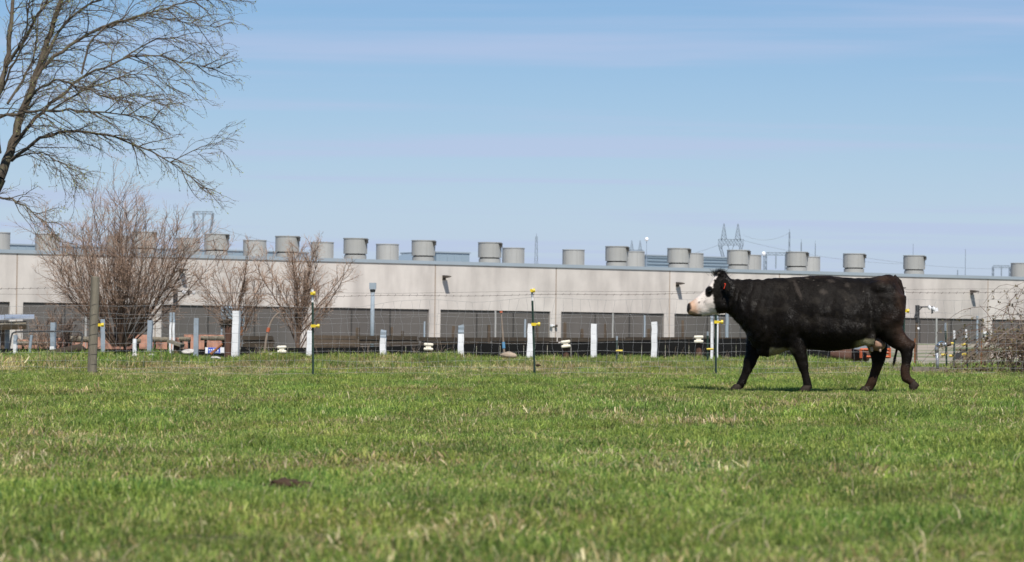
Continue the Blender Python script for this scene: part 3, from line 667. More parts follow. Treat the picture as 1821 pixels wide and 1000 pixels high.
for px, w, yt, lab, cf, ln in WP: 
    rough_post('white_post', px, w, yt, 62, M['white'], lab, 'post', PG, .98, ln + random.uniform(-.018, .018), M['greypost'], cf, ybot=637)
for px, lab in ((1266.5, 'white post just left of the steel post under the cow chin'), (1275.5, 'white post just right of the steel post under the cow chin')): rough_post('white_post', px, 5.5, 562, 62, M['white'], lab, 'post', PG, .98, 0, M['greypost'], .12, ybot=637)
for px, w, yt, Y, m, lab, cf in ((303.5, 4.5, 556, 64, 'white', 'narrow white post with grey top behind the slanted cap', .2), (309.5, 4.5, 556, 64, 'white', 'second narrow white post touching the one behind the slanted cap', .2),
        (240, 7, 603, 64, 'white', 'short white post at the foot of the large bare shrub', 0), (95, 10, 574, 64.5, 'white', 'white and grey split post inside the tube gate', .62), (27.5, 7, 596, 64.5, 'white', 'short white post by the left end of the tube gate', .35)):
    rough_post('white_post', px, w, yt, Y, M[m], lab, 'post', PG, .98, 0, M['greypost'], cf, ybot=632)
for px, w, yt, lab in ((349, 10, 566, 'tall grey blue post before the salmon panels'), (267, 9.5, 570, 'grey blue post right of the large bare shrub'), (183, 9, 568, 'grey blue post tucked behind the wooden fence post')):
    rough_post('grey_post', px, w, yt, 68, M['greypost'], lab, 'post', 'grey blue posts', .98, ybot=632)
# ------------------------------------------------------------------ dark belt wall with plank rail
bw = thing('belt_wall', 'low black belting wall with a weathered plank rail along the bank', 'low wall', (0, 64.5, 0))
TOPB = [(415, 616), (470, 619), (620, 618), (700, 616), (850, 611), (1000, 611), (1100, 606), (1300, 602), (1420, 604), (1465, 608)]
step = 42
for k, p0 in enumerate(range(428, 1452, step)):
    p1 = p0 + step - 1; q = []
    for p in (p0, p1): 
        a = at(p, tab(p, TOPB), 64.5); q.append(a)
    za, zb2 = q[0].z, q[1].z; z0 = -.15
    dy_ = (k % 2) * .012
    vs = [(q[0].x, dy_, z0), (q[1].x, dy_, z0), (q[1].x, dy_ + .02, zb2), (q[0].x, dy_ + .02, za), (q[0].x, dy_ + .05, z0), (q[1].x, dy_ + .05, z0), (q[1].x, dy_ + .06, zb2), (q[0].x, dy_ + .06, za)]
    mb = MB(); mb.add(vs, [(0, 1, 2, 3), (5, 4, 7, 6), (3, 2, 6, 7), (0, 3, 7, 4), (1, 5, 6, 2), (0, 4, 5, 1)]); mb.build('belt_sheet', M['black'], bw)
RAILT = [(430, 598), (486, 598), (632, 597), (900, 600), (1180, 600), (1465, 600)]
for k, (p0, p1, yo) in enumerate(((430, 485, 0), (634, 742, 0), (744, 868, 1.5), (870, 990, .5), (992, 1110, 1), (1112, 1232, 0), (1234, 1345, .5), (1347, 1462, 0))):
    for j in range(2):
        a = at(p0 + j * 5, tab(p0, RAILT) + yo + j * 7.3, 65.3); b = at(p1 + j * 3, tab(p1, RAILT) + yo + j * 7.3, 65.3)
        c = (a + b) / 2; ang = math.atan2(b.z - a.z, b.x - a.x)
        MB().box((c.x, c.y - 64.5 + j * .02, c.z - .04), (b.x - a.x, .05, .084), Matrix.Rotation(-ang, 3, 'Y')).build('plank', M['plank'], bw)
for p0, p1, y0 in ((436, 488, 617), (640, 850, 617), (1010, 1130, 607)):   # pale edging strips
    a = at(p0, y0 - 2.2, 64.2); b = at(p1, tab(p1, TOPB) - 1.2, 64.2); c = (a + b) / 2
    MB().box((c.x, -.3, c.z), (b.x - a.x, .05, .018), Matrix.Rotation(-math.atan2(b.z - a.z, b.x - a.x), 3, 'Y')).build('edging', M['plank'], bw)
for k in range(4):   # weathered boards left of the first steel post's bay
    a = at(556, 596.5 + k * 6.2, 65.6); b = at(633, 597 + k * 6.2, 65.6); c = (a + b) / 2
    MB().box((c.x, 1.1 + .012 * (k % 2), c.z - .035), (b.x - a.x - .01 * k, .04, .068)).build('plank', M['brownwood'], bw)
for k in range(3):
    a = at(431, 599 + k * 6.4, 65.6); b = at(486, 599 + k * 6.4, 65.6); c = (a + b) / 2
    MB().box((c.x, 1.15 + .012 * (k % 2), c.z - .035), (b.x - a.x, .04, .07)).build('plank', M['plank'], bw)
# brown stake row behind the wall
SG = 'brown wooden stakes behind the low black wall'
for k, (px, w, yt, lab) in enumerate([(637, 8, 583, 'thick brown stake left of the grey pole with a box'), (697.5, 5, 582, 'brown stake right of the grey pole with a box'), (716, 5, 589, 'short brown stake left of the first wide pillar'), (806.5, 7, 580, 'dark brown stake left of the white post with grey top'), (870, 6, 578, 'brown stake between white post and leaning stick'), (956, 5, 580, 'brown stake just right of the middle steel post'),
        (1005, 7, 573, 'tall brown stake above the centre cream spool'), (1034.5, 7, 585, 'short brown stake left of the centre white post'), (1077, 5, 575, 'slim brown stake right of the centre white post'), (1154.5, 6, 585, 'short brown stake behind the white post by the muzzle'), (1213, 5.5, 570, 'brown stake below the cow muzzle'), (1280, 5, 570, 'brown stake behind the pair of white posts')]):
    rough_post('wooden_stake', px, w, yt, 66.5, M['brownwood'], lab, 'stake', SG, .9, random.uniform(-.02, .02), ybot=625)
PGP = 'slim poles in front of the warehouse'
for px, w, yt, m, lab in ((755, 3, 572, 'greypost', 'short blue grey pole left of the first wide pillar'), (934, 3.5, 568, 'greypost', 'short blue grey pole left of the middle steel post'), (881, 3.5, 553, 'fan', 'pale pole reaching the opening top beside the leaning stick'), (1090, 3, 557, 'fan', 'pale pole reaching the opening top at centre'), (1146.5, 3.2, 561, 'greypost', 'blue grey pole left of the white post by the muzzle'), (1293, 6, 558, 'greypost', 'thicker blue grey pole under the cow neck'), (1665.5, 3.5, 566, 'fan', 'pale pole behind the bent steel pipe'), (1738, 4, 562, 'greypost', 'blue grey pole near the bramble'), (153, 4, 545, 'fan', 'pale pole left of the wooden fence post')):
    rough_post('slim_pole', px, w, yt, 90, M[m], lab, 'pole', PGP, 1, round_=True, ybot=622)
# pole with box
a = at(663, 503, 85); zb = g1(a.x, 85)
o = thing('utility_pole', 'grey blue pole carrying a square box before the warehouse', 'pole', (a.x, 85, zb)); hz_ = a.z - zb; s85 = F / 85
MB().tube([(0, 0, -.1), (0, 0, hz_ - .2)], 3.6 / s85, 14).build('shaft', M['greypost'], o, True)
MB().box((0, 0, hz_ - 6 / s85), (12 / s85, 12 / s85, 11.5 / s85)).build('box', M['greypost'], o)
MB().lathe((0, 0, hz_ - 17 / s85), [(3.8 / s85, 0), (4.8 / s85, 2 / s85), (4.8 / s85, 5 / s85)], 12).build('collar', M['darkmetal'], o)
# cream spools on stubs
for px, py, Y, lab, stub in ((501, 621.5, 61.6, 'cream spool below the shorter bare tree', False), (762, 617, 61.6, 'cream spool on the grassy mound', True), (1006, 612, 63, 'cream spool on a short brown stub at centre', True), (1242.5, 603.5, 63, 'cream spool on a taller brown stub below the muzzle', True)):
    c = at(px, py, Y); s = F / Y; w = 16.5 / s; h = 13 / s
    zb = g1(c.x, Y) - .1; o = thing('cream_spool', lab + (' beside the black wall' if False else ''), 'spool', (c.x, Y, zb), 'cream spools along the bank'); zc = c.z - zb; tilt = {501: .05, 762: -.03, 1006: .12, 1242.5: .02}[px]
    R = Matrix.Rotation(-tilt, 3, 'Y')
    for q, dz in (('upper_flange', h * .30), ('lower_flange', -h * .32)):
        mb = MB(); mb.tube([R @ Vector((-w / 2, 0, dz)) + Vector((0, 0, zc)), R @ Vector((-w * .42, 0, dz)) + Vector((0, 0, zc)), R @ Vector((w * .42, 0, dz)) + Vector((0, 0, zc)), R @ Vector((w / 2, 0, dz)) + Vector((0, 0, zc))], [h * .14, h * .21, h * .21, h * .14], 10); mb.build(q, M['cream'], o)
    MB().box((0, .0, zc), (w * .55, h * .2, h * .7), R).build('core', M['cream'], o)
    MB().tube([(.01, .12, 0), (.01, .12, zc - h * .3)], 6 / s, 8).build('stub', M['redwood'], o)
# small green steel posts with yellow clips behind
for px, yt, yb, Y, iy, lab in ((1097, 598, 640, 60.5, (624,), 'short steel post with one yellow clip between white posts'), (1258.5, 590, 636, 61, (621,), 'short steel post with yellow clip beside the taller cream spool'), (1681, 574, 637, 60, (631,), 'leaning steel post with grey top behind the bent pipe'), (1697, 588, 642, 58.5, (611, 633), 'steel post with two yellow clips right of the bent pipe'), (1718, 586, 640, 58.5, (612, 629.5), 'tilted steel post with two yellow clips beside the bramble')):
    a = at(px, yt, Y); b = at(px + (3 if px in (1681, 1718) else 0), yb, Y); zb = g1(b.x, Y) - .05
    r = thing('steel_post', lab, 'post', (b.x, Y, zb), 'short steel posts behind the fence')
    q = t_post(r, 'stake', 0, 0, 0, a.z - zb, lean=((a.x - b.x) / (a.z - zb), 0), white=.16 if px > 1300 else .08, mats=('tgreen', 'white' if px > 1690 else 'greypost'))
    for y_ in iy:
        z = at(px, y_, Y).z - zb; MB().tube([(-.02, -.03, z), (.11 if px < 1300 else -.10, -.03, z - (.0 if px != 1718 else .015))], .022 if px > 1300 else .02, 8).build('insulator', M['yellow'], q)
# leaning sticks
def stick(px0, y0, px1, y1, Y, r0, label, mid=None, bits=()):
    a = at(px0, y0, Y); b = at(px1, y1, Y); pts = [a]
    if mid: pts.append(at(*mid, Y))
    pts.append(b); P3 = []
    for i in range(9):
        t = i / 8
        P3.append(a.lerp(b, t) if not mid else a * (1 - t) ** 2 + (2 * pts[1] - a * .5 - b * .5) * 2 * t * (1 - t) + b * t * t)
    o = thing('leaning_stick', label, 'stick', P3[-1], 'sticks stuck in the bank')
    MB().tube([p - P3[-1] for p in P3], [r0 * (.55 + .45 * i / 8) for i in range(9)], 7).build('shaft', M['drytwig'], o)
    for t, m, ln in bits: i = int(t * 8); d = (P3[min(i + 1, 8)] - P3[i]); MB().tube([P3[i] - P3[-1], P3[i] - P3[-1] + d * ln], r0 * 1.35, 8).build('tape_band', M[m], o)
    return o
stick(891, 553, 896.5, 627, 62.5, .024, 'thin straight stick with an orange band behind the fence', None, ((.12, 'orange', .4), (.75, 'blueplastic', 1.2)))
stick(497, 556, 470, 640, 61.8, .026, 'curved pale stick with orange grip left of the shorter bare tree', (478, 583), ((.6, 'orange', .7),))
# rocks
def rock(px, py, w, h, Y, m, label, seed): 
    p = at(px, py, Y); s = F / Y; lump('rock', (p.x, Y, g1(p.x, Y) + .07 + h / s * .25), (w / s / 2, w / s / 2.4, h / s / 2), M[m], label, 'rock', seed, .5, 3, 'rocks on the bank', .8)
rock(905, 631, 28, 12, 61.4, 'tanrock', 'tan rock with pale edge between white posts at centre', 3); rock(272, 633, 18, 9, 61.2, 'rock', 'white rounded rock right of the large bare shrub', 5)
rock(481.5, 634, 7, 5, 61.2, 'rock', 'tiny pale stone below the curved stick', 6); rock(383, 632, 20, 6, 60.8, 'rock', 'low white stone under the blue sign', 8); rock(240, 634, 9, 9, 61.0, 'rock', 'pale stone by the short white post', 9); rock(957, 642, 9, 5, 57.5, 'dirt', 'dark clod beside the middle steel post', 10)
# brown nest post, slanted cap post
o, w, h = rough_post('nest_post', 406, 13, 574, 63, M['redwood'], 'thick red brown post topped with a tangled nest', 'post', None, .95, 0, round_=True)
nb = MB(); nr = random.Random(3); sN = F / 63
for i in range(170):
    a = nr.uniform(0, 6.28); rr_ = nr.uniform(.3, 1) ** .5; c = Vector((math.cos(a) * rr_ * 11 / sN - .01, math.sin(a) * rr_ * 8 / sN, h + nr.uniform(-8, 6) * (1.1 - rr_ * .5) / sN)); d = Vector((nr.uniform(-1, 1), nr.uniform(-1, 1), nr.uniform(-.5, .4))).normalized() * nr.uniform(3, 7) / sN
    nb.tube([c - d, c + d * .3 + Vector((0, 0, .008)), c + d], .008, 4)
nb.build('nest', M['brownwood'], o)
o, w, h = rough_post('capped_post', 314, 12, 611, 63.5, M['redwood'], 'short red brown post with a slanted wooden cap', 'post', None, .97, 0, round_=True)
c0 = at(300, 607, 63.5); c1 = at(325, 614.5, 63.5); m_ = (c0 + c1) / 2
MB().box((m_.x - o.location.x, 0, m_.z - o.location.z), ((c1 - c0).length, .26, .055), Matrix.Rotation(.30, 3, 'Y')).build('cap', M['oldwood'], o)
# salmon panels and log rails on the left
pk = thing('panel_row', 'row of salmon painted sheet panels behind the left posts', 'panels', (0, 76, 0))
for k, (p0, p1, yt) in enumerate(((31, 90, 604), (91, 152, 601), (153, 214, 599), (215, 263, 595), (264, 326, 600), (327, 398, 595), (399, 411, 597))):
    a = at(p0, yt, 76); b = at(p1 - .6, yt, 76); zb = -.1; pp = k % 2 * .03
    mb = MB(); n = max(2, int((b.x - a.x) / .12)); vs = []; fs = []
    for i in range(n * 2 + 1):
        x = a.x + (b.x - a.x) * i / (n * 2); yo = pp + (.012 if i % 2 else 0); vs += [(x, yo, zb), (x, yo, a.z), (x, yo + .03, a.z), (x, yo + .03, zb)]
    for i in range(n * 2):
        q = i * 4
        for j in range(4): fs.append((q + j, q + 4 + j, q + 4 + (j + 1) % 4, q + (j + 1) % 4))
    fs += [(0, 1, 2, 3), (n * 8 + 3, n * 8 + 2, n * 8 + 1, n * 8)]
    mb.add(vs, fs); mb.build('panel', M['pink'], pk)
for k, (p0, p1, y, r, lab) in enumerate(((30, 88, 610, 4.2, 'log rail at the far left inside the tube gate'), (116, 166, 603, 5.5, 'thick log rail left of the wooden fence post'), (268, 305, 603.5, 4.5, 'log rail right of the grey blue post'), (318, 339, 603, 4, 'short log rail behind the slanted cap'), (357, 404, 601.5, 4.2, 'log rail left of the nest post'), (215, 250, 605, 4, 'short log rail at the shrub foot'))):
    a = at(p0, y, 73.5); b = at(p1, y + 1, 73.5); mb = MB(); s = F / 73.5
    pts = [a.lerp(b, i / 6) + Vector((0, 0, random.uniform(-.006, .006))) for i in range(7)]
    o = thing('log_rail', lab, 'log', a, 'log rails before the salmon panels'); mb.tube([p - a for p in pts], [r / s * random.uniform(.85, 1.1) for _ in pts], 9); mb.build('log', M['oldwood'], o)
    for p in (pts[1], pts[5]): MB().tube([Vector((p.x - a.x, .12, g1(p.x, 73.5) - a.z - .1)), Vector((p.x - a.x, .12, p.z - a.z))], .035, 6).build('prop', M['brownwood'], o)
# black edging below the panels
bk = thing('belt_wall', 'dark low belting strip below the salmon panels at left', 'low wall', (0, 70, 0))
for p0 in range(-120, 412, 44):
    a = at(p0, 621 if p0 > 150 else 620, 70); b = at(p0 + 43, 621, 70); MB().box(((a.x + b.x) / 2, (p0 // 44 % 2) * .02, (a.z - .3) / 2), (b.x - a.x, .06, a.z + .3)).build('belt_sheet', M['black'], bk)
# sign
a = at(365, 618, 65); b = at(392, 629, 65); sg = thing('yard_sign', 'small blue and white sign lying against the nest post', 'sign', ((a.x + b.x) / 2, 65, b.z)); w = b.x - a.x; h = a.z - b.z
MB().box((0, .01, h / 2), (w, .012, h)).build('board', M['signwhite'], sg); MB().box((w * .08, .001, h * .52), (w * .80, .006, h * .93)).build('blue_field', M['signblue'], sg)
for k in range(5):
    bx = -w * .22 + k * w * .135; l = MB()
    l.lathe((0, 0, 0), [(w * .048, -.002), (w * .048, .002)], 10) if k in (0, 1) else l.box((0, 0, 0), (w * .085, h * .42, .004), Matrix.Rotation((k - 3) * .25, 3, 'Z'))
    ob = l.build('letter', M['signwhite'], sg); ob.data.transform(Matrix.Rotation(math.pi / 2, 4, 'X')); ob.location = (bx, -.005, h * .60)
MB().box((w * .07, -.005, h * .22), (w * .62, .004, h * .10)).build('text_line', M['signwhite'], sg)
a2 = at(392.5, 618, 65.2); b2 = at(400, 628, 65.2); wb_ = MB().box((0, 0, (a2.z - b2.z) / 2), (b2.x - a2.x, .03, a2.z - b2.z)).build('white_board', M['signwhite'], origin=None); wb_.location = ((a2.x + b2.x) / 2, 65.2, b2.z); tag(wb_, 'small blank white board right of the blue sign', 'board')
rb = stick(396, 612, 375, 630, 64.2, .035, 'rusty bent bar leaning across the blue sign'); rb.children[0].data.materials[0] = M['rust']; rb['category'] = 'bar'; rb.name = 'rusty_bar'
lp = at(333, 623, 64.5); tag(lump('rubble_pile', (lp.x, 64.5, lp.z - .05), (.12, .1, .06), M['rock'], 'grey rubble beside the slanted cap post', 'rubble', 21, .8, 4), 'grey rubble beside the slanted cap post', 'rubble')
# louvre vent panel behind the tree
a = at(394, 545, 95); b = at(433, 581, 95); lv = thing('louvre_panel', 'pale blue louvred panel with rust box behind the tall white post', 'panel', ((a.x + b.x) / 2, 95, g1(a.x, 95))); z0 = lv.location.z; w = b.x - a.x
for k in range(6):
    z = a.z - z0 - (k + .5) * (a.z - b.z) / 6; MB().box((0, 0, z), (w, .10, (a.z - b.z) / 6 * .62), Matrix.Rotation(.45, 3, 'X')).build('slat', M['bluemetal'], lv)
for s in (-1, 1): MB().box((s * w * .49, .06, (a.z - z0) / 2), (.05, .05, a.z - z0)).build('upright', M['greypost'], lv)
MB().box((w * .35, .03, (at(430, 588, 95).z - z0)), (.17, .1, .28)).build('rust_box', M['rust'], lv)
# tube gate on the left
gt = thing('tube_gate', 'dark bent tube gate frame at the far left', 'gate', at(22, 632, 63.6)); g0 = gt.location.copy()
def gpt(px, py): return at(px, py, 63.6) - g0
mb = MB(); mb.tube([gpt(15, 630), gpt(20, 600), gpt(22, 593), gpt(28, 590.5), gpt(60, 589.5), gpt(110, 589.5), gpt(140, 590), gpt(145, 592), gpt(147, 596), gpt(142, 626)], .018, 8); mb.build('outer_tube', M['darkmetal'], gt)
mb = MB(); mb.tube([gpt(56, 596), gpt(52, 630)], .03, 8); mb.build('brace', M['greypost'], gt)
# log on the ground, left
lg = thing('fallen_log', 'dark fallen log lying in grass below the tube gate', 'log', at(105, 628, 63)); mb = MB(); q0 = lg.location
mb.tube([at(60, 632, 63) - q0, at(80, 628, 63) - q0, at(105, 626, 63) - q0, at(130, 622, 63) - q0, at(142, 620, 63) - q0, at(150, 624, 63) - q0], [.03, .05, .07, .09, .10, .06], 12); mb.build('trunk', M['plank'], lg, True)  # dark plank colour on the trunk paints in the shade it lies in
mb = MB(); mb.tube([at(142, 620, 63) - q0, at(147, 607, 63) - q0], [.03, .02], 6); mb.build('branch_stub', M['brownwood'], lg)
# shed roof and pillars at the left edge
sh = thing('lean_to_shed', 'open lean-to with grey tin roof at the left edge', 'shed', at(-40, 625, 84)); q0 = sh.location
def spt(px, py, dy=0.0): return at(px, py, 84 + dy) - q0
for k in range(4):
    p0, p1 = -150 + k * 53, -98 + k * 53; yf = lambda p: 573.5 - (p + 150) * .028; yb_ = lambda p: 563 - (p + 150) * .005
    A, B = spt(p0, yf(p0)), spt(p1, yf(p1)); Cc_, D = spt(p1, yb_(p1), 4), spt(p0, yb_(p0), 4)
    mb = MB(); up = Vector((0, 0, .03 + .012 * (k % 2))); mb.add([A, B, Cc_, D, A + up, B + up, Cc_ + up, D + up], [(3, 2, 1, 0), (4, 5, 6, 7), (0, 1, 5, 4), (1, 2, 6, 5), (2, 3, 7, 6), (3, 0, 4, 7)]); mb.build('roof_sheet', M['tinroof'], sh)
for yy, dd in ((579, .1), (584, .35)):
    A, B = spt(-150, yy + 3, dd), spt(47, yy - 3, dd); mb = MB(); mb.tube([A, B], .075, 4); mb.build('beam', M['oldwood'], sh)
for px in (-120, -50, 5):
    A = spt(px, 585, .5); mb = MB(); mb.tube([Vector((A.x, A.y, -.5)), A], .06, 6); mb.build('pillar', M['brownwood'], sh)
A = spt(-100, 582, 1.2); B = spt(17, 632, 1.2)
n = 14
for k in range(n):
    x0 = A.x + (B.x - A.x) * k / n; x1 = A.x + (B.x - A.x) * (k + 1) / n
    MB().box(((x0 + x1) / 2, A.y, (A.z + B.z) / 2 - .2), (x1 - x0 - .012, .03 + .02 * (k % 2), A.z - B.z + .4)).build('wall_board', M['bluemetal'], sh)
A = spt(-8, 590, 1.1); MB().box((A.x, A.y, A.z), (.5, .05, .3)).build('window', M['glass'], sh)
# white car nose at the left edge
cp = at(-104, 634, 67); car = thing('parked_car', 'white car nose showing at the left edge', 'car', (cp.x, 67, g1(cp.x, 67)))
sec = [(-1.9, .38, .62, .70), (-1.85, .25, .80, .80), (-1.2, .22, .88, .86), (-.4, .22, .92, .88), (.5, .22, .88, .88), (.95, .24, .76, .84), (1.12, .28, .60, .74), (1.17, .36, .50, .62)]
mb = MB(); vs = []; fs = []
for x, zl, zh, hw in sec:
    for yy, zz in ((-hw * .9, zl), (-hw, zl + .12), (-hw, (zl + zh) / 2 + .05), (-hw * .86, zh - .02), (-hw * .4, zh + .02), (hw * .4, zh + .02), (hw * .86, zh - .02), (hw, (zl + zh) / 2 + .05), (hw, zl + .12), (hw * .9, zl)): vs.append((x, yy, zz))
for i in range(len(sec) - 1):
    for k in range(10): a_, b_2 = i * 10 + k, i * 10 + (k + 1) % 10; fs.append((a_, a_ + 10, b_2 + 10, b_2))
fs += [tuple(range(10)), tuple(range(len(vs) - 1, len(vs) - 11, -1))]
mb.add(vs, fs); mb.build('body', M['car'], car, True)
mb = MB(); mb.add([(-1.7, -.72, .86), (.2, -.72, .86), (-.35, -.6, 1.32), (-1.4, -.6, 1.32), (-1.7, .72, .86), (.2, .72, .86), (-.35, .6, 1.32), (-1.4, .6, 1.32)], [(0, 1, 2, 3), (5, 4, 7, 6), (3, 2, 6, 7), (1, 5, 6, 2), (4, 0, 3, 7)]); mb.build('cabin', M['glass'], car)
MB().box((-.9, 0, 1.335), (1.1, 1.22, .04)).build('roof', M['car'], car)
for x in (-1.3, .62):
    for y in (-.80, .80):
        wv = MB(); wv.lathe((0, 0, -.09), [(.2, 0), (.29, .02), (.29, .16), (.2, .18)], 20); t = wv.build('wheel', M['rubber'], car); t.rotation_euler = (math.pi / 2, 0, 0); t.location = (x, y, .29)
        hv = MB(); hv.lathe((0, 0, .06), [(.17, 0), (.17, .06), (.05, .045)], 14); hv.build('rim', M['galv'], t)
for y in (-.55, .55): MB().box((1.09, y, .58), (.1, .28, .12)).build('headlight', M['glass'], car)
# ------------------------------------------------------------------ things on the right
# bent steel pipe
pp = at(1668, 655, 55.5); pi_ = thing('bent_pipe', 'bent galvanised steel pipe standing in the grass beside the cow', 'pipe', (pp.x, 55.5, g1(pp.x, 55.5) - .05)); q0 = pi_.location
def pq(px, py, Y=55.5): return at(px, py, Y) - q0
MB().tube([pq(1667.5, 656), pq(1667, 645), pq(1666, 625)], .028, 12).build('riser', M['galv'], pi_, True)
MB().tube([pq(1666, 627), pq(1665.5, 620), pq(1667, 615.5), pq(1671, 613.5), pq(1676, 613)], [.036, .038, .038, .036, .036], 12).build('elbow', M['galv'], pi_, True)
MB().tube([pq(1671, 615), pq(1686, 611.5)], .034, 12).build('spout', M['galv'], pi_, True)
MB().tube([pq(1679, 614), pq(1683, 612.5)], .044, 12).build('coupling', M['galv'], pi_, True)
MB().tube([pq(1682, 612.8), pq(1691, 611)], .040, 12).build('nozzle', M['brownwood'], pi_, True)
MB().tube([pq(1668, 611), pq(1674, 607), pq(1679, 609)], .006, 5).build('blue_cord', M['blueplastic'], pi_)
# camera pole
o, w, h = rough_post('camera_pole', 1630, 4.5, 571, 80, M['brownwood'], 'brown pole with an arm of white cameras right of the cow rump', 'pole', None, .95, round_=True)
q0 = o.location
def cq(px, py): return at(px, py, 80) - q0
mb = MB(); mb.tube([cq(1631.5, 574), cq(1631.5, 543)], .055, 8); mb.tube([cq(1629, 566), cq(1632, 556)], .06, 6); mb.build('bracket', M['darkmetal'], o)
mb = MB(); mb.tube([cq(1631, 546), cq(1660, 546)], .022, 6); mb.tube([cq(1634, 552), cq(1640, 546.5)], .016, 6); mb.build('arm', M['darkmetal'], o)
for a_, b_2, r in (((1651, 545), (1655, 549), .045), ((1658, 547), (1662, 551), .05), ((1664, 548), (1665, 554), .06)): MB().tube([cq(*a_), cq(*b_2)], r, 10).build('camera_body', M['camwhite'], o)
MB().tube([cq(1658, 550), cq(1658, 558)], .025, 6).build('hanger', M['darkmetal'], o)
MB().box(cq(1633, 584), (.05, .06, .05)).build('knob', M['camwhite'], o)
o, w, h = rough_post('camera_pole', 310, 5, 541, 78, M['brownwood'], 'dark pole with two white cameras right of the large bare shrub', 'pole', None, .95, round_=True, ybot=625)
q0 = o.location
def cq2(px, py): return at(px, py, 78) - q0
MB().tube([cq2(312, 514), cq2(312, 545)], .06, 8).build('bracket', M['darkmetal'], o); MB().tube([cq2(312, 518), cq2(344, 518)], .02, 6).build('arm', M['darkmetal'], o)
for p0 in (328, 344): MB().tube([cq2(p0 - 3, 519), cq2(p0 + 3, 522)], .05, 10).build('camera_body', M['camwhite'], o)
MB().tube([cq2(336, 516), cq2(336, 526)], .025, 6).build('hanger', M['darkmetal'], o)
# timber beam on the ground, rusty stakes, weathered post
p0 = at(1622, 640, 57.5); p1 = at(1684, 640, 57.5); bm_ = thing('timber_beam', 'grey timber beam lying on the ground behind the bent pipe', 'beam', (p0.x, 57.5, g1(p0.x, 57.5)))
for k in range(2): MB().box(((p1.x - p0.x) * (.25 + .5 * k), 0, .06), ((p1.x - p0.x) * .5 - .01, .13, .115 + .006 * k)).build('sleeper', M['oldwood'], bm_)
for px, yt, yb, lab in ((1626.5, 602, 637, 'thin rusty stake right of the cow hock'), (1745, 607, 636, 'thin rusty stake at the bramble edge')):
    a = at(px, yt, 60); b = at(px, yb, 60); o = MB().tube([(0, 0, -.3), (0, 0, a.z - b.z)], .014, 6).build('rusty_stake', M['rust']); o.location = (b.x, 60, b.z); tag(o, lab, 'stake', 'rusty stakes')
rough_post('wooden_stake', 1683.5, 5, 574, 75, M['oldwood'], 'weathered stake just behind the bent pipe spout', 'stake', SG, .95, ybot=622)
# small trailer box / dirt pile near the bramble
tp = at(1735, 619, 100); o = thing('feed_bin', 'small brown bin on the gravel behind the yellow clips', 'bin', (tp.x, 100, g1(tp.x, 100)))
MB().box((0, 0, .16), (.85, .5, .30), taper=1.1).build('tub', M['oldwood'], o); MB().box((0, 0, .33), (1.02, .62, .05)).build('rim', M['brownwood'], o)
MB().box((-.55, -.1, .12), (.3, .3, .22)).build('block', M['darkmetal'], o)
# brown heap and orange frame behind the cow legs
hp = at(1495, 630, 68); tag(lump('soil_heap', (hp.x, 68, hp.z - .1), (.62, .5, .30), M['redwood'], 'red brown heap seen under the cow belly', 'heap', 17, .5, 4), 'red brown heap seen under the cow belly', 'heap')
ofr = thing('orange_frame', 'orange steel frame seen between the cow hind legs', 'frame', at(1560, 636, 67)); q0 = ofr.location
def oq(px, py): return at(px, py, 67) - q0
for A, B in (((1530, 622), (1583, 622)), ((1541, 635), (1583, 635)), ((1531, 621), (1531, 637)), ((1582, 619), (1582, 637)), ((1556, 621), (1556, 637)), ((1568, 628), (1582, 628))): MB().tube([oq(*A), oq(*B)], .03, 4).build('bar', M['orange'], ofr)
MB().box(oq(1535, 615) + Vector((0, .3, 0)), (.35, .3, .16)).build('cover', M['galv'], ofr); MB().box(oq(1572, 617) + Vector((0, .3, 0)), (.3, .3, .12)).build('seat', M['darkmetal'], ofr)
#SECTION4
# ------------------------------------------------------------------ bare trees and shrubs
class TB:
    """many thin tubes in one mesh"""
    def __init__(s): s.v = []; s.f = []; s.n = 0
    def tube(s, pts, rs, k=3):
        pts = np.asarray(pts, float); m = len(pts); rs = np.asarray(rs, float)
        t = np.gradient(pts, axis=0); t /= np.linalg.norm(t, axis=1, keepdims=True) + 1e-9
        a = np.array([0, 0, 1.]) if abs(t[0, 2]) < .85 else np.array([1., 0, 0])
        u = np.cross(t, a); u /= np.linalg.norm(u, axis=1, keepdims=True) + 1e-9; w = np.cross(t, u)
        an = np.arange(k) * 2 * math.pi / k
        ring = pts[:, None, :] + rs[:, None, None] * (np.cos(an)[None, :, None] * u[:, None, :] + np.sin(an)[None, :, None] * w[:, None, :])
        s.v.append(ring.reshape(-1, 3)); i = np.arange(m - 1)[:, None] * k + np.arange(k)[None, :]; j = np.arange(m - 1)[:, None] * k + (np.arange(k)[None, :] + 1) % k
        s.f.append((np.stack([i, j, j + k, i + k], -1).reshape(-1, 4) + s.n)); s.n += m * k
    def build(s, name, material, parent, origin, smooth=False):
        v = np.concatenate(s.v) - np.array(origin); f = np.concatenate(s.f)
        o = mesh_obj(name, v, f.tolist(), material, parent, smooth); return o
def unit(v): return v / (np.linalg.norm(v) + 1e-9)
def path(rg, p, d, length, n, wander, pull):
    pts = [np.array(p, float)]; d = unit(np.array(d, float)); st = length / n
    for i in range(n):
        d = unit(d + rg.normal(0, wander, 3) + np.array(pull) * (i + 1) / n); pts.append(pts[-1] + d * st)
    return np.array(pts)
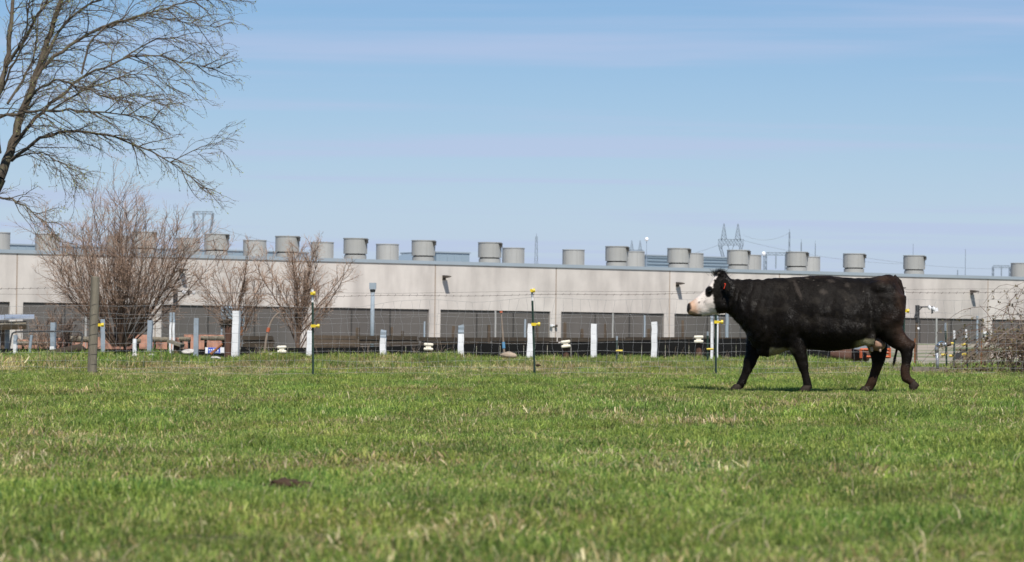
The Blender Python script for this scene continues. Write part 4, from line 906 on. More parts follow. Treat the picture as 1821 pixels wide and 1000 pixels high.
def spawn(rg, parent, n, ln, ang, nseg, wander, pull, t0=.2, t1=1.0, bias=None, bw=0.0, shrink=.5):
    """children of a polyline: list of polylines"""
    res = []; m = len(parent) - 1
    for i in range(n):
        t = t0 + (t1 - t0) * (i + rg.uniform(0, 1)) / n; x = t * m; k = min(int(x), m - 1); p = parent[k] + (parent[k + 1] - parent[k]) * (x - k)
        tg = unit(parent[k + 1] - parent[k]); q = unit(np.cross(tg, rg.normal(size=3))); a = rg.uniform(*ang)
        d = tg * math.cos(a) + q * math.sin(a)
        if bias is not None: d = unit(d + bw * np.array(bias))
        res.append((path(rg, p, d, rg.uniform(*ln) * (1 - shrink * t), nseg, wander, pull), t))
    return res
def taper(r0, r1, n): return np.linspace(r0, r1, n)
def leaves(name, spots, size, material, parent, origin, seed, n=1, smax=1.6):
    r = np.random.default_rng(seed); V = []; Fc = []
    for p in spots:
        for _ in range(n):
            d = unit(r.normal(size=3)); u = unit(np.cross(d, r.normal(size=3))); s = size * r.uniform(.6, smax); k = len(V); c = p + r.normal(0, size * .35, 3)
            nrm = np.cross(d, u)
            V += [c, c + d * s * .5 + u * s * .26 + nrm * s * .06, c + d * s, c + d * s * .5 - u * s * .26 + nrm * s * .06]; Fc.append((k, k + 1, k + 2, k + 3))
    o = mesh_obj(name, np.array(V) - np.array(origin), Fc, material, parent); return o
# big willow reaching in from the left
rg = np.random.default_rng(5); TY = 74.0; Z = 1000 / 440.0
def zp(zx, zy, dy=0.0): p = at(zx / Z, zy / Z, TY + dy); return np.array(p)
def smooth_path(pts, n):
    pts = np.array(pts); m = len(pts); d = np.r_[0, np.cumsum(np.linalg.norm(np.diff(pts, axis=0), axis=1))]; tt = np.linspace(0, d[-1], n); P_ = np.stack([np.interp(tt, d, pts[:, i]) for i in range(3)], 1)
    for _ in range(2): P_[1:-1] = (P_[:-2] + 2 * P_[1:-1] + P_[2:]) / 4
    return P_
tb0 = at(-75, 660, TY); tb0.z = g1(tb0.x, TY) - .1
tree = thing('willow_tree', 'large bare willow with budding twigs reaching in from the left edge', 'tree', tb0); TO = np.array(tb0)
base = np.array(tb0)
trunk = smooth_path([base, base + [.02, 0, 1.6], base + [.15, 0, 3.0], zp(-60, 840), zp(0, 720)], 14)
T1, T2, T3 = TB(), TB(), TB(); buds = []
T1.tube(trunk, taper(.34, .15, 14), 14)
T1.tube(smooth_path([base + [0, .05, 1.4], base + [-.25, .3, 3.2], zp(-120, 560, .8), zp(0, 350, 1.2)], 12), taper(.24, .09, 12), 12)
limbs = [
 ([(0, 720), (40, 620), (80, 480), (130, 350), (180, 220), (210, 110), (250, 0), (270, -120), (300, -330)], .145, .03, 0, 1.5),
 ([(0, 350), (35, 230), (45, 80), (60, -30), (40, -200), (60, -400)], .085, .02, 1.2, 3),
 ([(22, 270), (90, 180), (140, 80), (190, 0), (260, -90), (330, -240)], .055, .015, 1.2, -.5),
 ([(45, 650), (90, 605), (150, 570), (250, 530), (350, 530), (450, 550), (550, 590), (650, 630), (740, 690), (800, 745), (825, 770)], .055, .008, 0, -1.2),
 ([(50, 600), (110, 520), (170, 450), (250, 380), (330, 300), (420, 280), (500, 235), (600, 225), (700, 238), (800, 268), (880, 275)], .06, .008, 0, .8),
 ([(-60, 500), (0, 480), (100, 450), (200, 445), (300, 445), (400, 460), (500, 455), (600, 480), (650, 515)], .05, .008, -.5, -2.4),
 ([(125, 345), (200, 240), (300, 170), (400, 110), (500, 90), (600, 50), (750, 10), (850, -10), (930, 0)], .06, .008, .2, 1.8),
 ([(170, 250), (260, 90), (340, 30), (450, -20), (600, -60), (760, -80)], .05, .008, .3, 3.4),
 ([(-40, 790), (20, 800), (70, 815), (130, 850), (190, 905), (240, 980)], .036, .007, -.3, -1.8),
 ([(100, 420), (190, 330), (260, 320), (340, 360), (440, 400), (560, 385), (660, 430)], .036, .007, 0, -3),
 ([(330, 300), (345, 230), (350, 180), (420, 110), (520, 60), (640, 70), (780, 100), (890, 110)], .034, .006, .3, .5),
 ([(500, 235), (580, 180), (660, 150), (740, 150), (830, 190)], .026, .006, .5, 1.6),
 ([(60, 640), (130, 610), (210, 630), (280, 690), (320, 750)], .026, .006, 0, -2.2),
 ([(210, 445), (300, 380), (400, 345), (500, 300), (600, 300), (680, 320), (755, 345)], .03, .006, -.8, -1.6),
 ([(690, 655), (740, 632), (800, 602), (850, 600), (900, 605)], .016, .005, -.8, -1.0),
 ([(-60, 620), (-140, 450), (-260, 330), (-420, 240), (-600, 260)], .10, .012, 0, 1),
 ([(-70, 560), (-130, 300), (-200, 80), (-300, -150)], .11, .02, .6, -1.5),
 ([(-60, 760), (-160, 690), (-300, 640), (-460, 690), (-560, 800)], .06, .008, 0, -1.5),
 ([(30, 420), (110, 300), (150, 180), (150, 60), (210, -80)], .04, .01, .5, 2.2),
 ([(0, 620), (-20, 480), (10, 330), (80, 220), (110, 90), (120, -60)], .05, .012, -.6, -2.0)]
for i, (pl, r0, r1, d0, d1) in enumerate(limbs):
    raw = [zp(x, y, d0 + (d1 - d0) * k / (len(pl) - 1)) for k, (x, y) in enumerate(pl)]
    length = sum(np.linalg.norm(raw[k + 1] - raw[k]) for k in range(len(raw) - 1)); n = max(10, int(length / .22))
    c = smooth_path(raw, n); c[2:-1] += rg.normal(0, .018, (n - 3, 3)); T1.tube(c, taper(r0 * .82, r1 * .75, n), 9)
    off = i >= 15 and i < 18
    droop = (.10, -.05, -.12)
    for sec, t in spawn(rg, c, int(length * (5.6 if not off else 2.2)), (.7, 1.75), (.45, 1.15), 8, .13, droop if i not in (0, 1, 2) else (.12, 0, .02), .08, 1, bias=(.55, -.1, .05) if not off else (-.6, 0, 0), bw=.8, shrink=.45):
        r_ = max(.0055, min(.016, r0 * .35)); T2.tube(sec, taper(r_, .004, 9), 5)
        for ter, t2 in spawn(rg, sec, rg.integers(4, 8), (.3, .85), (.4, 1.0), 6, .16, (.05, 0, -.16), .12, 1, bias=(.4, 0, -.05), bw=.5):
            T3.tube(ter, taper(.0055, .0028, 7), 3)
            buds += [ter[-1], ter[4], ter[2]]
            for qu, t3 in spawn(rg, ter, rg.integers(1, 4), (.1, .32), (.4, 1.0), 3, .2, (.03, 0, -.1), .2, 1):
                T3.tube(qu, taper(.0042, .0022, 4), 3)
                if rg.uniform() < .75: buds.append(qu[-1])
T1.build('trunk', M['bark'], tree, TO, True); T2.build('branches', M['bark'], tree, TO)['kind'] = 'stuff'; cr_ = T3.build('crown', M['twig'], tree, TO); cr_['kind'] = 'stuff'
leaves('leaf_buds', buds, .034, M['bud'], cr_, TO, 3, 1)['kind'] = 'stuff'
# vase shaped bare shrubs
def shrub(name, label, px, py, Y, spread_px, top_px, nstem, seed, cat='shrub', single=False, sec_n=9, ter_n=6, rbase=.035, low=.9, mats=('shrub', 'shrubtwig'), tw=.0042, qn=2):
    r = np.random.default_rng(seed); s = F / Y; b = at(px, py, Y); b.z = g1(b.x, Y) - .08 if py > 620 else b.z
    o = thing(name, label, cat, b, 'bare shrubs and small trees'); B = np.array(b); H = (py - top_px) / s * (1.22 if single else 1); Wd = spread_px / s / 2
    A, Bm, Ct = TB(), TB(), TB(); stems = []; Ct.n = 0
    if single:
        tr = path(r, B, (0.02, 0, 1), H * .40, 8, .05, (0, 0, .1)); A.tube(tr, taper(rbase * 2.0, rbase * 1.35, 9), 9)
        for i in range(nstem):
            t = .35 + .65 * (i + .5) / nstem; k = min(int(t * 8), 8); a = i * 2.4 + r.uniform(-.3, .3); lean = r.uniform(.15, .8)
            d = np.array([math.cos(a) * lean, math.sin(a) * lean * .8, 1]); stems.append((path(r, tr[k], d, H * r.uniform(.45, .66), 12, .07, (0, 0, .06)), rbase * r.uniform(.55, 1)))
        stems.append((path(r, tr[-1], (0.03, 0, 1), H * .58, 12, .06, (0, 0, .1)), rbase * 1.2))
    else:
        for i in range(nstem):
            a = r.uniform(0, 6.283); q = r.uniform(0, 1) ** .6; lean = q * Wd / H * 1.15
            d = np.array([math.cos(a) * lean * 1.35, math.sin(a) * lean, 1.0 - .25 * q]); ll = H * r.uniform(.72, 1.05) / math.cos(min(lean, .75) * .6)
            st = B + np.array([math.cos(a) * .18 * q, math.sin(a) * .14 * q, 0]); stems.append((path(r, st, d, ll * (1 - .28 * q), 14, .05, (0, 0, .10)), rbase * r.uniform(.5, 1)))
    for c, r0 in stems:
        A.tube(c, taper(r0, r0 * .16, len(c)), 7)
        L_ = np.linalg.norm(c[-1] - c[0])
        for sec, t in spawn(r, c, sec_n, (L_ * .22, L_ * .48), (.35, .95), 8, .09, (0, 0, .09), .18, 1, shrink=.5):
            Bm.tube(sec, taper(max(tw * 1.7, r0 * .24), tw, 9), 4)
            for ter, t2 in spawn(r, sec, ter_n, (L_ * .08, L_ * .20), (.35, 1.0), 5, .12, (0, 0, .08), .15, 1):
                Ct.tube(ter, taper(tw, tw * .5, 6), 3)
                for qu, t3 in spawn(r, ter, qn, (L_ * .035, L_ * .09), (.3, .9), 3, .15, (0, 0, .1), .2, 1): Ct.tube(qu, taper(tw * .8, tw * .5, 4), 3)
    A.build('trunk', M[mats[0]], o, B, True)
    for ob in (Bm.build('branches', M[mats[0]], o, B), Ct.build('crown', M[mats[1]], o, B)): ob['kind'] = 'stuff'
    return o
shrub('bare_shrub', 'large bare many stemmed shrub behind the wooden fence post', 214, 616, 70, 340, 322, 54, 21, sec_n=12, ter_n=7, rbase=.026, tw=.0034, qn=2)
shrub('bare_shrub', 'low bare shrub behind the tube gate at left', 104, 622, 71, 170, 520, 24, 22, sec_n=9, ter_n=7, rbase=.018, tw=.0036)
shrub('bare_tree', 'slender bare small tree behind the nest post', 421, 625, 72, 110, 440, 15, 23, 'tree', True, 10, 8, .021, tw=.0034, qn=2)
shrub('bare_tree', 'spreading bare small tree behind the curved stick', 526, 628, 70, 160, 438, 20, 24, 'tree', True, 12, 8, .024, tw=.0034, qn=2)
# bramble on the right
br_o = at(1800, 655, 54.5); br_o.z = g1(br_o.x, 54.5); br = thing('bramble_thicket', 'brown bramble thicket with small leaves at the right edge', 'bramble', br_o); BO = np.array(br_o)
r = np.random.default_rng(31); s54 = F / 54.5; A, Bm, Dn = TB(), TB(), TB(); sp_ = []
def bz(px, py, dy=0): return np.array(at(px, py, 54.5 + dy))
guides = [[(1775, 652), (1765, 600), (1745, 570), (1722, 556), (1700, 568)], [(1795, 640), (1772, 590), (1760, 562), (1741, 542)], [(1790, 650), (1800, 560), (1821, 505), (1850, 490)], [(1760, 645), (1735, 632), (1705, 640), (1680, 652)], [(1800, 640), (1780, 570), (1800, 530), (1818, 515)], [(1805, 600), (1790, 540), (1812, 522)], [(1830, 640), (1815, 560), (1790, 535), (1770, 545)], [(1750, 650), (1762, 600), (1755, 580), (1738, 590)]]
canes = []
for g in guides: canes.append(smooth_path([bz(x, y, r.uniform(-.3, .3)) for x, y in g], 16))
for i in range(210):
    q = r.uniform() ** .7; bx = 1794 + 180 * q if r.uniform() < .95 else r.uniform(1705, 1780); b = bz(bx, 655, r.uniform(-.4, .9)); b[2] = g1(b[0], b[1]); hh = (.30 + 1.35 * sstep(1755, 1812, bx)) * r.uniform(.5, 1.1)
    a = r.uniform(0, 6.28); canes.append(path(r, b, (math.cos(a) * .5 - .15, math.sin(a) * .4, 1), hh * 1.6, 16, .11, (math.cos(a) * .25, 0, -.35)))
for i, c in enumerate(canes):
    (A if i % 3 else Dn).tube(c, taper(.0085 if i < 8 else .0065, .003, len(c)), 5)
    for sec, t in spawn(r, c, 5 if i < 8 else 7, (.1, .32), (.4, 1.1), 5, .15, (0, 0, -.05), .1, 1):
        Bm.tube(sec, taper(.0035, .002, 6), 3); sp_ += [sec[5], sec[3]] + ([sec[2]] if i > 8 else [])
for ob in (A.build('canes', M['bramble'], br, BO), Bm.build('twigs', M['bramble'], br, BO), Dn.build('dead_canes', M['drytwig'], br, BO), leaves('leaves', sp_, .05, M['bleaf'], br, BO, 6, 1)): ob['kind'] = 'stuff'
# dry weeds at the foot of the belt wall
wd = TB(); r = np.random.default_rng(41)
for px in (458, 470, 476, 600, 655, 735, 780, 1200, 1240, 1290, 560, 1597, 1600, 1603, 1594):
    Y = 61.5 if px < 1500 else 56
    for k in range(9):
        b = np.array(at(px + r.uniform(-6, 6), 640, Y)); b[2] = g1(b[0], b[1]); wd.tube(path(r, b, (r.normal(0, .4), r.normal(0, .3), 1), r.uniform(.12, .38), 5, .15, (0, 0, -.05)), taper(.004, .0015, 6), 3)
o = wd.build('dry_weeds', M['drytwig'], None, (0, 0, 0)); tag(o, 'wispy dry weeds growing along the bank', 'weeds', kind='stuff')
#SECTION5
# ------------------------------------------------------------------ the cow
CY = 36.7; KC = 1 / (3.642 * F / CY)
cb_ = at(1180 + 900 / 3.642, 450 + 900 / 3.642, CY)
cow = thing('cow', 'black cow with a white face walking left across the pasture', 'cow', cb_)
cow.rotation_euler = (0, ROLL * .6, 0)
def cx(zx): return (zx - 900) * KC
def cz(zy): return (900 - zy) * KC
def ring_mesh(mb, rings):
    n = len(rings[0]); vs = [v for r in rings for v in r]; fs = []
    for i in range(len(rings) - 1):
        for k in range(n):
            a = i * n + k; b = i * n + (k + 1) % n; fs.append((a, b, b + n, a + n))
    fs.append(tuple(range(n - 1, -1, -1))); fs.append(tuple((len(rings) - 1) * n + k for k in range(n)))
    mb.add(vs, fs)
def interp_table(T, n):
    T = np.array(T, float); d = np.r_[0, np.cumsum(np.hypot(np.diff(T[:, 0]), np.diff(T[:, 1]) * .3))]
    t = np.linspace(0, d[-1], n); out_ = np.stack([np.interp(t, d, T[:, i]) for i in range(T.shape[1])], 1)
    for _ in range(2): out_[1:-1] = (out_[:-2] + 2 * out_[1:-1] + out_[2:]) / 4
    return out_
TORSO = [(385, 195, 385, .095), (420, 178, 415, .115), (470, 176, 455, .135), (520, 180, 520, .165), (570, 182, 605, .20), (620, 181, 662, .225), (670, 177, 680, .245), (730, 168, 662, .275), (800, 160, 632, .295), (870, 155, 620, .315),
         (950, 149, 622, .345), (1050, 146, 635, .375), (1140, 150, 630, .38), (1220, 156, 598, .36), (1290, 160, 552, .335), (1350, 153, 545, .315), (1410, 138, 545, .29), (1455, 130, 530, .26), (1495, 145, 505, .215), (1522, 185, 470, .165), (1540, 240, 420, .105), (1546, 285, 380, .06)]
mb = MB(); rings = []
for zx, zt, zb, hw in interp_table(TORSO, 60):
    zc = (zt + zb) / 2; hh = (zb - zt) / 2 * KC; rr_ = []
    for k in range(36):
        a = 2 * math.pi * k / 36; c, s = math.cos(a), math.sin(a); e = 2.25
        y = math.copysign(abs(c) ** (2 / e), c) * hw; z = math.copysign(abs(s) ** (2 / e), s) * hh
        wt = 1 - .30 * max(0, z / hh) ** 1.5 if zx < 1250 else 1 - .12 * max(0, z / hh) ** 2    # narrower towards the spine
        wt *= 1 - .25 * max(0, -z / hh) ** 3
        rr_.append(Vector((cx(zx), y * wt, cz(zc) + z)))
    rings.append(rr_)
ring_mesh(mb, rings)
HEAD = [(143, 345, 400, .052), (145, 341, 408, .066), (151, 337, 414, .076), (168, 330, 420, .086), (200, 305, 425, .086), (222, 284, 426, .080), (245, 260, 425, .084), (268, 233, 416, .096), (290, 203, 414, .112), (312, 171, 412, .120), (335, 146, 410, .124), (360, 138, 407, .128), (390, 150, 402, .128), (425, 178, 396, .120)]
rings = []
for zx, zt, zb, hw in interp_table(HEAD, 44):
    zc = (zt + zb) / 2; hh = (zb - zt) / 2 * KC; rr_ = []
    for k in range(32):
        a = 2 * math.pi * k / 32; c, s_ = math.cos(a), math.sin(a); e = 2.5
        y = math.copysign(abs(c) ** (2 / e), c) * hw; z = math.copysign(abs(s_) ** (2 / e), s_) * hh
        rr_.append(Vector((cx(zx), y * (1 - .32 * max(0, -z / hh) ** 1.6 - .12 * max(0, z / hh) ** 2), cz(zc) + z)))
    rings.append(rr_)
ring_mesh(mb, rings)
def ellip(c, r, rot=0.0):
    vs = []; fs = []; n, m = 20, 12; Rm = Matrix.Rotation(rot, 3, 'Y')
    for j in range(m + 1):
        th = math.pi * (j + .02) / (m + .04)
        for k in range(n): vs.append(Rm @ Vector((math.sin(th) * math.cos(2 * math.pi * k / n) * r[0], math.sin(th) * math.sin(2 * math.pi * k / n) * r[1], math.cos(th) * r[2])) + Vector(c))
    for j in range(m):
        for k in range(n): a = j * n + k; b = j * n + (k + 1) % n; fs.append((b, a, a + n, b + n))
    fs.append(tuple(range(n))); fs.append(tuple(m * n + k for k in range(n - 1, -1, -1))); mb.add(vs, fs)
def limb(pts, y0, y1, flat=.82):
    P_ = interp_table([(x, z, r_) for x, z, r_ in pts], 26); n = len(P_)
    pp = [Vector((cx(x), y0 + (y1 - y0) * min(1, i / n * 1.4), cz(z))) for i, (x, z, r_) in enumerate(P_)]
    rings = []
    for i, p in enumerate(pp):
        t = (pp[min(i + 1, n - 1)] - pp[max(i - 1, 0)]).normalized(); u = Vector((0, 1, 0)); w = u.cross(t).normalized(); r_ = P_[i][2]
        fl = flat if i < n * .45 else .88
        rings.append([p + u * math.cos(2 * math.pi * k / 20) * r_ * fl + w * math.sin(2 * math.pi * k / 20) * r_ for k in range(20)])
    ring_mesh(mb, rings)
NH = [(1420, 270, .235), (1425, 380, .225), (1440, 460, .185), (1482, 530, .135), (1530, 572, .105), (1562, 606, .082), (1562, 650, .064), (1556, 705, .056), (1549, 755, .052), (1541, 782, .066), (1556, 801, .055), (1584, 817, .044), (1609, 832, .048)]
FH = [(1400, 400, .20), (1385, 540, .15), (1388, 610, .118), (1398, 655, .098), (1396, 695, .078), (1384, 745, .062), (1368, 800, .052), (1354, 838, .063), (1341, 862, .052), (1332, 878, .056)]
NF = [(800, 400, .20), (825, 500, .165), (848, 580, .128), (866, 640, .094), (884, 690, .072), (894, 735, .066), (904, 775, .047), (916, 818, .045), (925, 848, .060), (928, 864, .048), (926, 878, .054)]
FF = [(650, 440, .18), (606, 560, .125), (585, 630, .100), (570, 685, .078), (558, 722, .078), (544, 765, .056), (527, 815, .048), (514, 845, .060), (502, 864, .048), (494, 878, .054)]
limb(NH, -.12, -.17); limb(FH, .10, .17); limb(NF, -.14, -.15); limb(FF, .13, .15)
ellip((cx(790), -.16, cz(410)), (.21, .145, .30), .35); ellip((cx(770), .16, cz(410)), (.21, .145, .30), .35)          # shoulders
ellip((cx(1360), -.19, cz(225)), (.13, .10, .10)); ellip((cx(1360), .19, cz(225)), (.13, .10, .10))               # hooks
ellip((cx(1425), -.16, cz(360)), (.22, .15, .34), -.1); ellip((cx(1425), .16, cz(360)), (.22, .15, .34), -.1)      # thighs
ellip((cx(1080), 0, cz(470)), (.62, .395, .29))                                                                       # barrel
ellip((cx(1590), -.17, cz(585)), (.035, .035, .05), .2)                                                               # point of hock
ellip((cx(655), 0, cz(610)), (.12, .13, .13)); ellip((cx(1300), -.19, cz(540)), (.12, .08, .10), .6)                  # brisket, flank fold
ellip((cx(298), -.075, cz(245)), (.05, .05, .04), .5); ellip((cx(298), .075, cz(245)), (.05, .05, .04), .5)     # brows
ellip((cx(365), -.06, cz(335)), (.10, .085, .11)); ellip((cx(365), .06, cz(335)), (.10, .085, .11))                  # cheeks
ellip((cx(362), 0, cz(160)), (.07, .085, .06))                                                                        # poll
ellip((cx(185), 0, cz(398)), (.045, .06, .025), .1)                                                                    # chin
raw = mesh_obj('body', mb.v, mb.f)
rm = raw.modifiers.new('r', 'REMESH'); rm.mode = 'VOXEL'; rm.voxel_size = .0125; rm.use_smooth_shade = True
sm = raw.modifiers.new('s', 'SMOOTH'); sm.factor = .5; sm.iterations = 11
dg = bpy.context.evaluated_depsgraph_get(); bme = bpy.data.meshes.new_from_object(raw.evaluated_get(dg)); bme.name = 'cow_body'
bpy.data.objects.remove(raw); body = bpy.data.objects.new('body', bme); C.objects.link(body); body.parent = cow
nv = len(bme.vertices); co = np.empty(nv * 3, np.float32); bme.vertices.foreach_get('co', co); co = co.reshape(-1, 3).astype(float)
nrm = np.empty(nv * 3, np.float32); bme.vertices.foreach_get('normal', nrm); nrm = nrm.reshape(-1, 3).astype(float)
# lumpy flesh: shallow folds on neck and shoulder, muscle hollows
fx_ = co[:, 0] / KC + 900; fz_ = 900 - co[:, 2] / KC
neck = sstep(380, 460, fx_) * (1 - sstep(640, 760, fx_)) * sstep(620, 560, fz_) if False else sstep(380, 460, fx_) * (1 - sstep(640, 760, fx_))
fold = np.sin((fx_ * .9 + fz_ * .28) * .115 + 6.5 * vnoise(fx_, fz_ * .6, 60, 3)) * .005 * neck * vnoise(fx_, fz_, 45, 4) * 1.6
rib = np.sin(fx_ * .105 + fz_ * .02) * .0018 * sstep(930, 1000, fx_) * (1 - sstep(1180, 1260, fx_)) * sstep(250, 320, fz_) * (1 - sstep(500, 560, fz_))
mus = (vnoise(fx_ + 999 * (co[:, 1] > 0), fz_, 95, 7) - .5) * .030 * sstep(450, 520, fx_) * (1 - sstep(560, 640, fz_)) + (vnoise(fx_, fz_, 26, 8) - .5) * .008
def dent(zx, zy, rx, rz, d): return d * np.exp(-((fx_ - zx) / rx) ** 2 - ((fz_ - zy) / rz) ** 2)
side = (np.abs(co[:, 1]) > .05)
dd_ = dent(1300, 330, 45, 80, -.028) + dent(915, 430, 30, 120, -.018) + dent(1230, 480, 60, 50, .010) + dent(1440, 250, 40, 60, -.015) + dent(1320, 440, 22, 90, -.022) + dent(690, 330, 30, 110, -.012) + dent(850, 240, 26, 70, .008)
co2 = co + nrm * ((fold + rib + mus) + dd_ * side)[:, None]
bme.vertices.foreach_set('co', co2.astype(np.float32).ravel()); bme.update()
# coat colours, by place on the body
def coat(x, y, z, n1, n2):
    """black coat, brown wash on the quarters, white face, belly marks dulled for shade, pink muzzle"""
    fx, fz = x / KC + 900, 900 - z / KC
    j = (n1 - .5) * 26; j2 = (n2 - .5) * 9
    col = np.empty((len(x), 3)); col[:] = (.0074, .0056, .0040)
    br = np.clip(sstep(1440, 1535, fx + j) * (1 - sstep(560, 620, fz)) + .9 * sstep(1330, 1400, fx) * np.exp(-((fz - 160) / 30) ** 2) + .55 * np.exp(-((fx - 1440) / 45) ** 2 - ((fz - 420) / 60) ** 2) + .5 * np.exp(-((fx - 1000) / 300) ** 2 - ((fz - 150) / 12) ** 2), 0, 1) * (.35 + .9 * n1)
    low = sstep(690, 740, fz) * (fx > 1250); br = np.clip(np.maximum(br, low * (.5 + .8 * n2)), 0, 1)
    col = col * (1 - br[:, None]) + np.array((.040, .022, .0135)) * br[:, None]
    sheen_patch = sstep(.56, .78, n1) * sstep(480, 640, fx) * (1 - sstep(480, 560, fz)); col = col + sheen_patch[:, None] * np.array((.010, .0085, .0065))  # lighter patches on the upper body: sunlit sheen put into the coat colour
    pale_spots = sstep(.25, .7, np.exp(-(((fx - 845) + (fz - 240) * -.35) / 16) ** 2 - ((fz - 245) / 75) ** 2) + .75 * np.exp(-((fx - 1060) / 36) ** 2 - ((fz - 180) / 18) ** 2) + .75 * np.exp(-((fx - 1010) / 34) ** 2 - ((fz - 255) / 24) ** 2) + .6 * np.exp(-((fx - 1165) / 22) ** 2 - ((fz - 200) / 26) ** 2) + (n2 - .5) * .5) * (fx > 700)
    col = col + pale_spots[:, None] * np.array((.026, .021, .017))  # paler patches on shoulder crest and upper flank
    speck = .7 * sstep(.885, .92, n2) * sstep(700, 900, fx) * (1 - sstep(330, 420, fz)); col = col + speck[:, None] * np.array((.16, .14, .11))
    # face: in front of a line from the poll to the jaw
    line = np.interp(fz, [120, 150, 190, 240, 300, 340, 380, 410], [352, 340, 312, 303, 302, 308, 325, 345]) + j2 * 2.2
    face = (1 - sstep(line - 5, line + 5, fx)) * (fx < 460)
    eye = np.exp(-(((fx - 280 + (fz - 265) * .12) / 29) ** 2 + ((fz - 264) / 42) ** 2) ** 2 * 1.3); eye = sstep(.35, .6, eye + (n2 - .5) * .25)
    white = face * (1 - eye)
    spots = sstep(.57, .62, n2) * np.clip(np.exp(-((fx - 225) / 40) ** 2 - ((fz - 320) / 30) ** 2) + np.exp(-((fx - 262) / 22) ** 2 - ((fz - 225) / 45) ** 2), 0, 1); white = white * (1 - .9 * spots)
    pink = sstep(258, 185, fx + j2 * 2) if False else 1 - sstep(175, 232, fx + j2 * 2 - (fz - 350) * .25)
    wc = np.array((.68, .60, .53)) * (1 - pink[:, None]) + np.array((.53, .34, .225)) * pink[:, None]
    wc = wc * (.72 + .25 * n1[:, None] + .35 * n2[:, None])
    col = col * (1 - white[:, None]) + wc * white[:, None]
    nose = (1 - sstep(155, 172, fx + j2 * 1.3 + np.clip(fz - 378, 0, 40) * .45)) * sstep(335, 345, fz); mouth = .85 * sstep(406, 414, fz + j2 * .9 - (fx - 180) * .04) * (fx < 240) * (fx > 100)
    nz = np.clip(nose + mouth, 0, 1); col = col * (1 - nz[:, None]) + np.array((.022, .018, .016)) * nz[:, None]
    # white brisket and groin, dulled and greened in colour for shade and grass bounce
    ua = np.exp(-((fx - 735) / 70) ** 4) * sstep(612, 632, fz + j * .6) * (fx > 640) * (fz < 700) * (fx > 672 + j * .5); ub = np.exp(-((fx - 1290) / 62) ** 4) * sstep(540, 560, fz + j * .6 + np.clip((fx - 1255) * .25, -20, 20) * 0) * (fz < 650) * (fx < 1345)
    under = np.clip(np.maximum(ua, ub), 0, 1) * (np.abs(y) < .27)
    col = col * (1 - under[:, None]) + np.array((.30, .27, .16)) * under[:, None]
    return col
def n3(x, y, z, sc, seed): return (vnoise(x + y * .7, z + y * .31, sc, seed) * .65 + vnoise(x + y * .7, z + y * .31, sc * .4, seed + 1) * .35)
ccol = coat(co2[:, 0], co2[:, 1], co2[:, 2], n3(co2[:, 0], co2[:, 1], co2[:, 2], .11, 21), n3(co2[:, 0], co2[:, 1], co2[:, 2], .026, 23))
ca = bme.color_attributes.new('Col', 'FLOAT_COLOR', 'POINT'); ca.data.foreach_set('color', np.c_[ccol, np.ones(nv)].astype(np.float32).ravel())
def coat_mat(name, rough, sheen, spec):
    m = bpy.data.materials.new(name); m.use_nodes = True; t = m.node_tree; n = t.nodes; l = t.links; b = n['Principled BSDF']
    a = n.new('ShaderNodeAttribute'); a.attribute_name = 'Col'; l.new(a.outputs['Color'], b.inputs['Base Color'])
    tc = n.new('ShaderNodeTexCoord'); nz = n.new('ShaderNodeTexNoise'); nz.inputs['Scale'].default_value = 55; nz.inputs['Detail'].default_value = 6; l.new(tc.outputs['Object'], nz.inputs['Vector'])
    bp = n.new('ShaderNodeBump'); bp.inputs['Strength'].default_value = .5; bp.inputs['Distance'].default_value = .01; l.new(nz.outputs['Fac'], bp.inputs['Height']); l.new(bp.outputs[0], b.inputs['Normal'])
    b.inputs['Roughness'].default_value = rough; b.inputs['Specular IOR Level'].default_value = spec; b.inputs['Sheen Weight'].default_value = sheen; b.inputs['Sheen Roughness'].default_value = .4; b.inputs['Sheen Tint'].default_value = (.6, .55, .5, 1)
    return m
M['coat'] = coat_mat('cow_coat', .6, .0, .08); M['hair'] = coat_mat('cow_hair', .38, .0, .20)
bme.materials.clear(); bme.materials.append(M['coat']); bme.polygons.foreach_set('use_smooth', [True] * len(bme.polygons))
# short winter coat: single hairs standing on the skin
bme.calc_loop_triangles(); nt_ = len(bme.loop_triangles); tri = np.empty(nt_ * 3, np.int32); bme.loop_triangles.foreach_get('vertices', tri); tri = tri.reshape(-1, 3)
nr2 = np.empty(nv * 3, np.float32); bme.vertices.foreach_get('normal', nr2); nr2 = nr2.reshape(-1, 3).astype(float)
pa, pb, pc = co2[tri[:, 0]], co2[tri[:, 1]], co2[tri[:, 2]]; ar = np.linalg.norm(np.cross(pb - pa, pc - pa), axis=1); hr = np.random.default_rng(9)
NHAIR = 95000; pick = hr.choice(nt_, NHAIR, p=ar / ar.sum()); u1 = np.sqrt(hr.uniform(size=NHAIR)); u2 = hr.uniform(size=NHAIR); wA, wB, wC = 1 - u1, u1 * (1 - u2), u1 * u2
root = pa[pick] * wA[:, None] + pb[pick] * wB[:, None] + pc[pick] * wC[:, None]; hn = nr2[tri[pick, 0]] * wA[:, None] + nr2[tri[pick, 1]] * wB[:, None] + nr2[tri[pick, 2]] * wC[:, None]; hn /= np.linalg.norm(hn, axis=1, keepdims=True) + 1e-9
hfx, hfz = root[:, 0] / KC + 900, 900 - root[:, 2] / KC
flow = np.tile(np.array((.75, 0, -.65)), (NHAIR, 1)); flow += hr.normal(0, .28, (NHAIR, 3))
swirl = vnoise(root[:, 0] + root[:, 1], root[:, 2], .13, 33) * 2 - 1; flow[:, 2] += swirl * .8; flow[:, 0] += .5 * (vnoise(root[:, 0], root[:, 2] + 5, .09, 34) * 2 - 1)
facem = (hfx < 330); flow[facem] = np.array((.8, 0, .1)) + hr.normal(0, .2, (facem.sum(), 3))
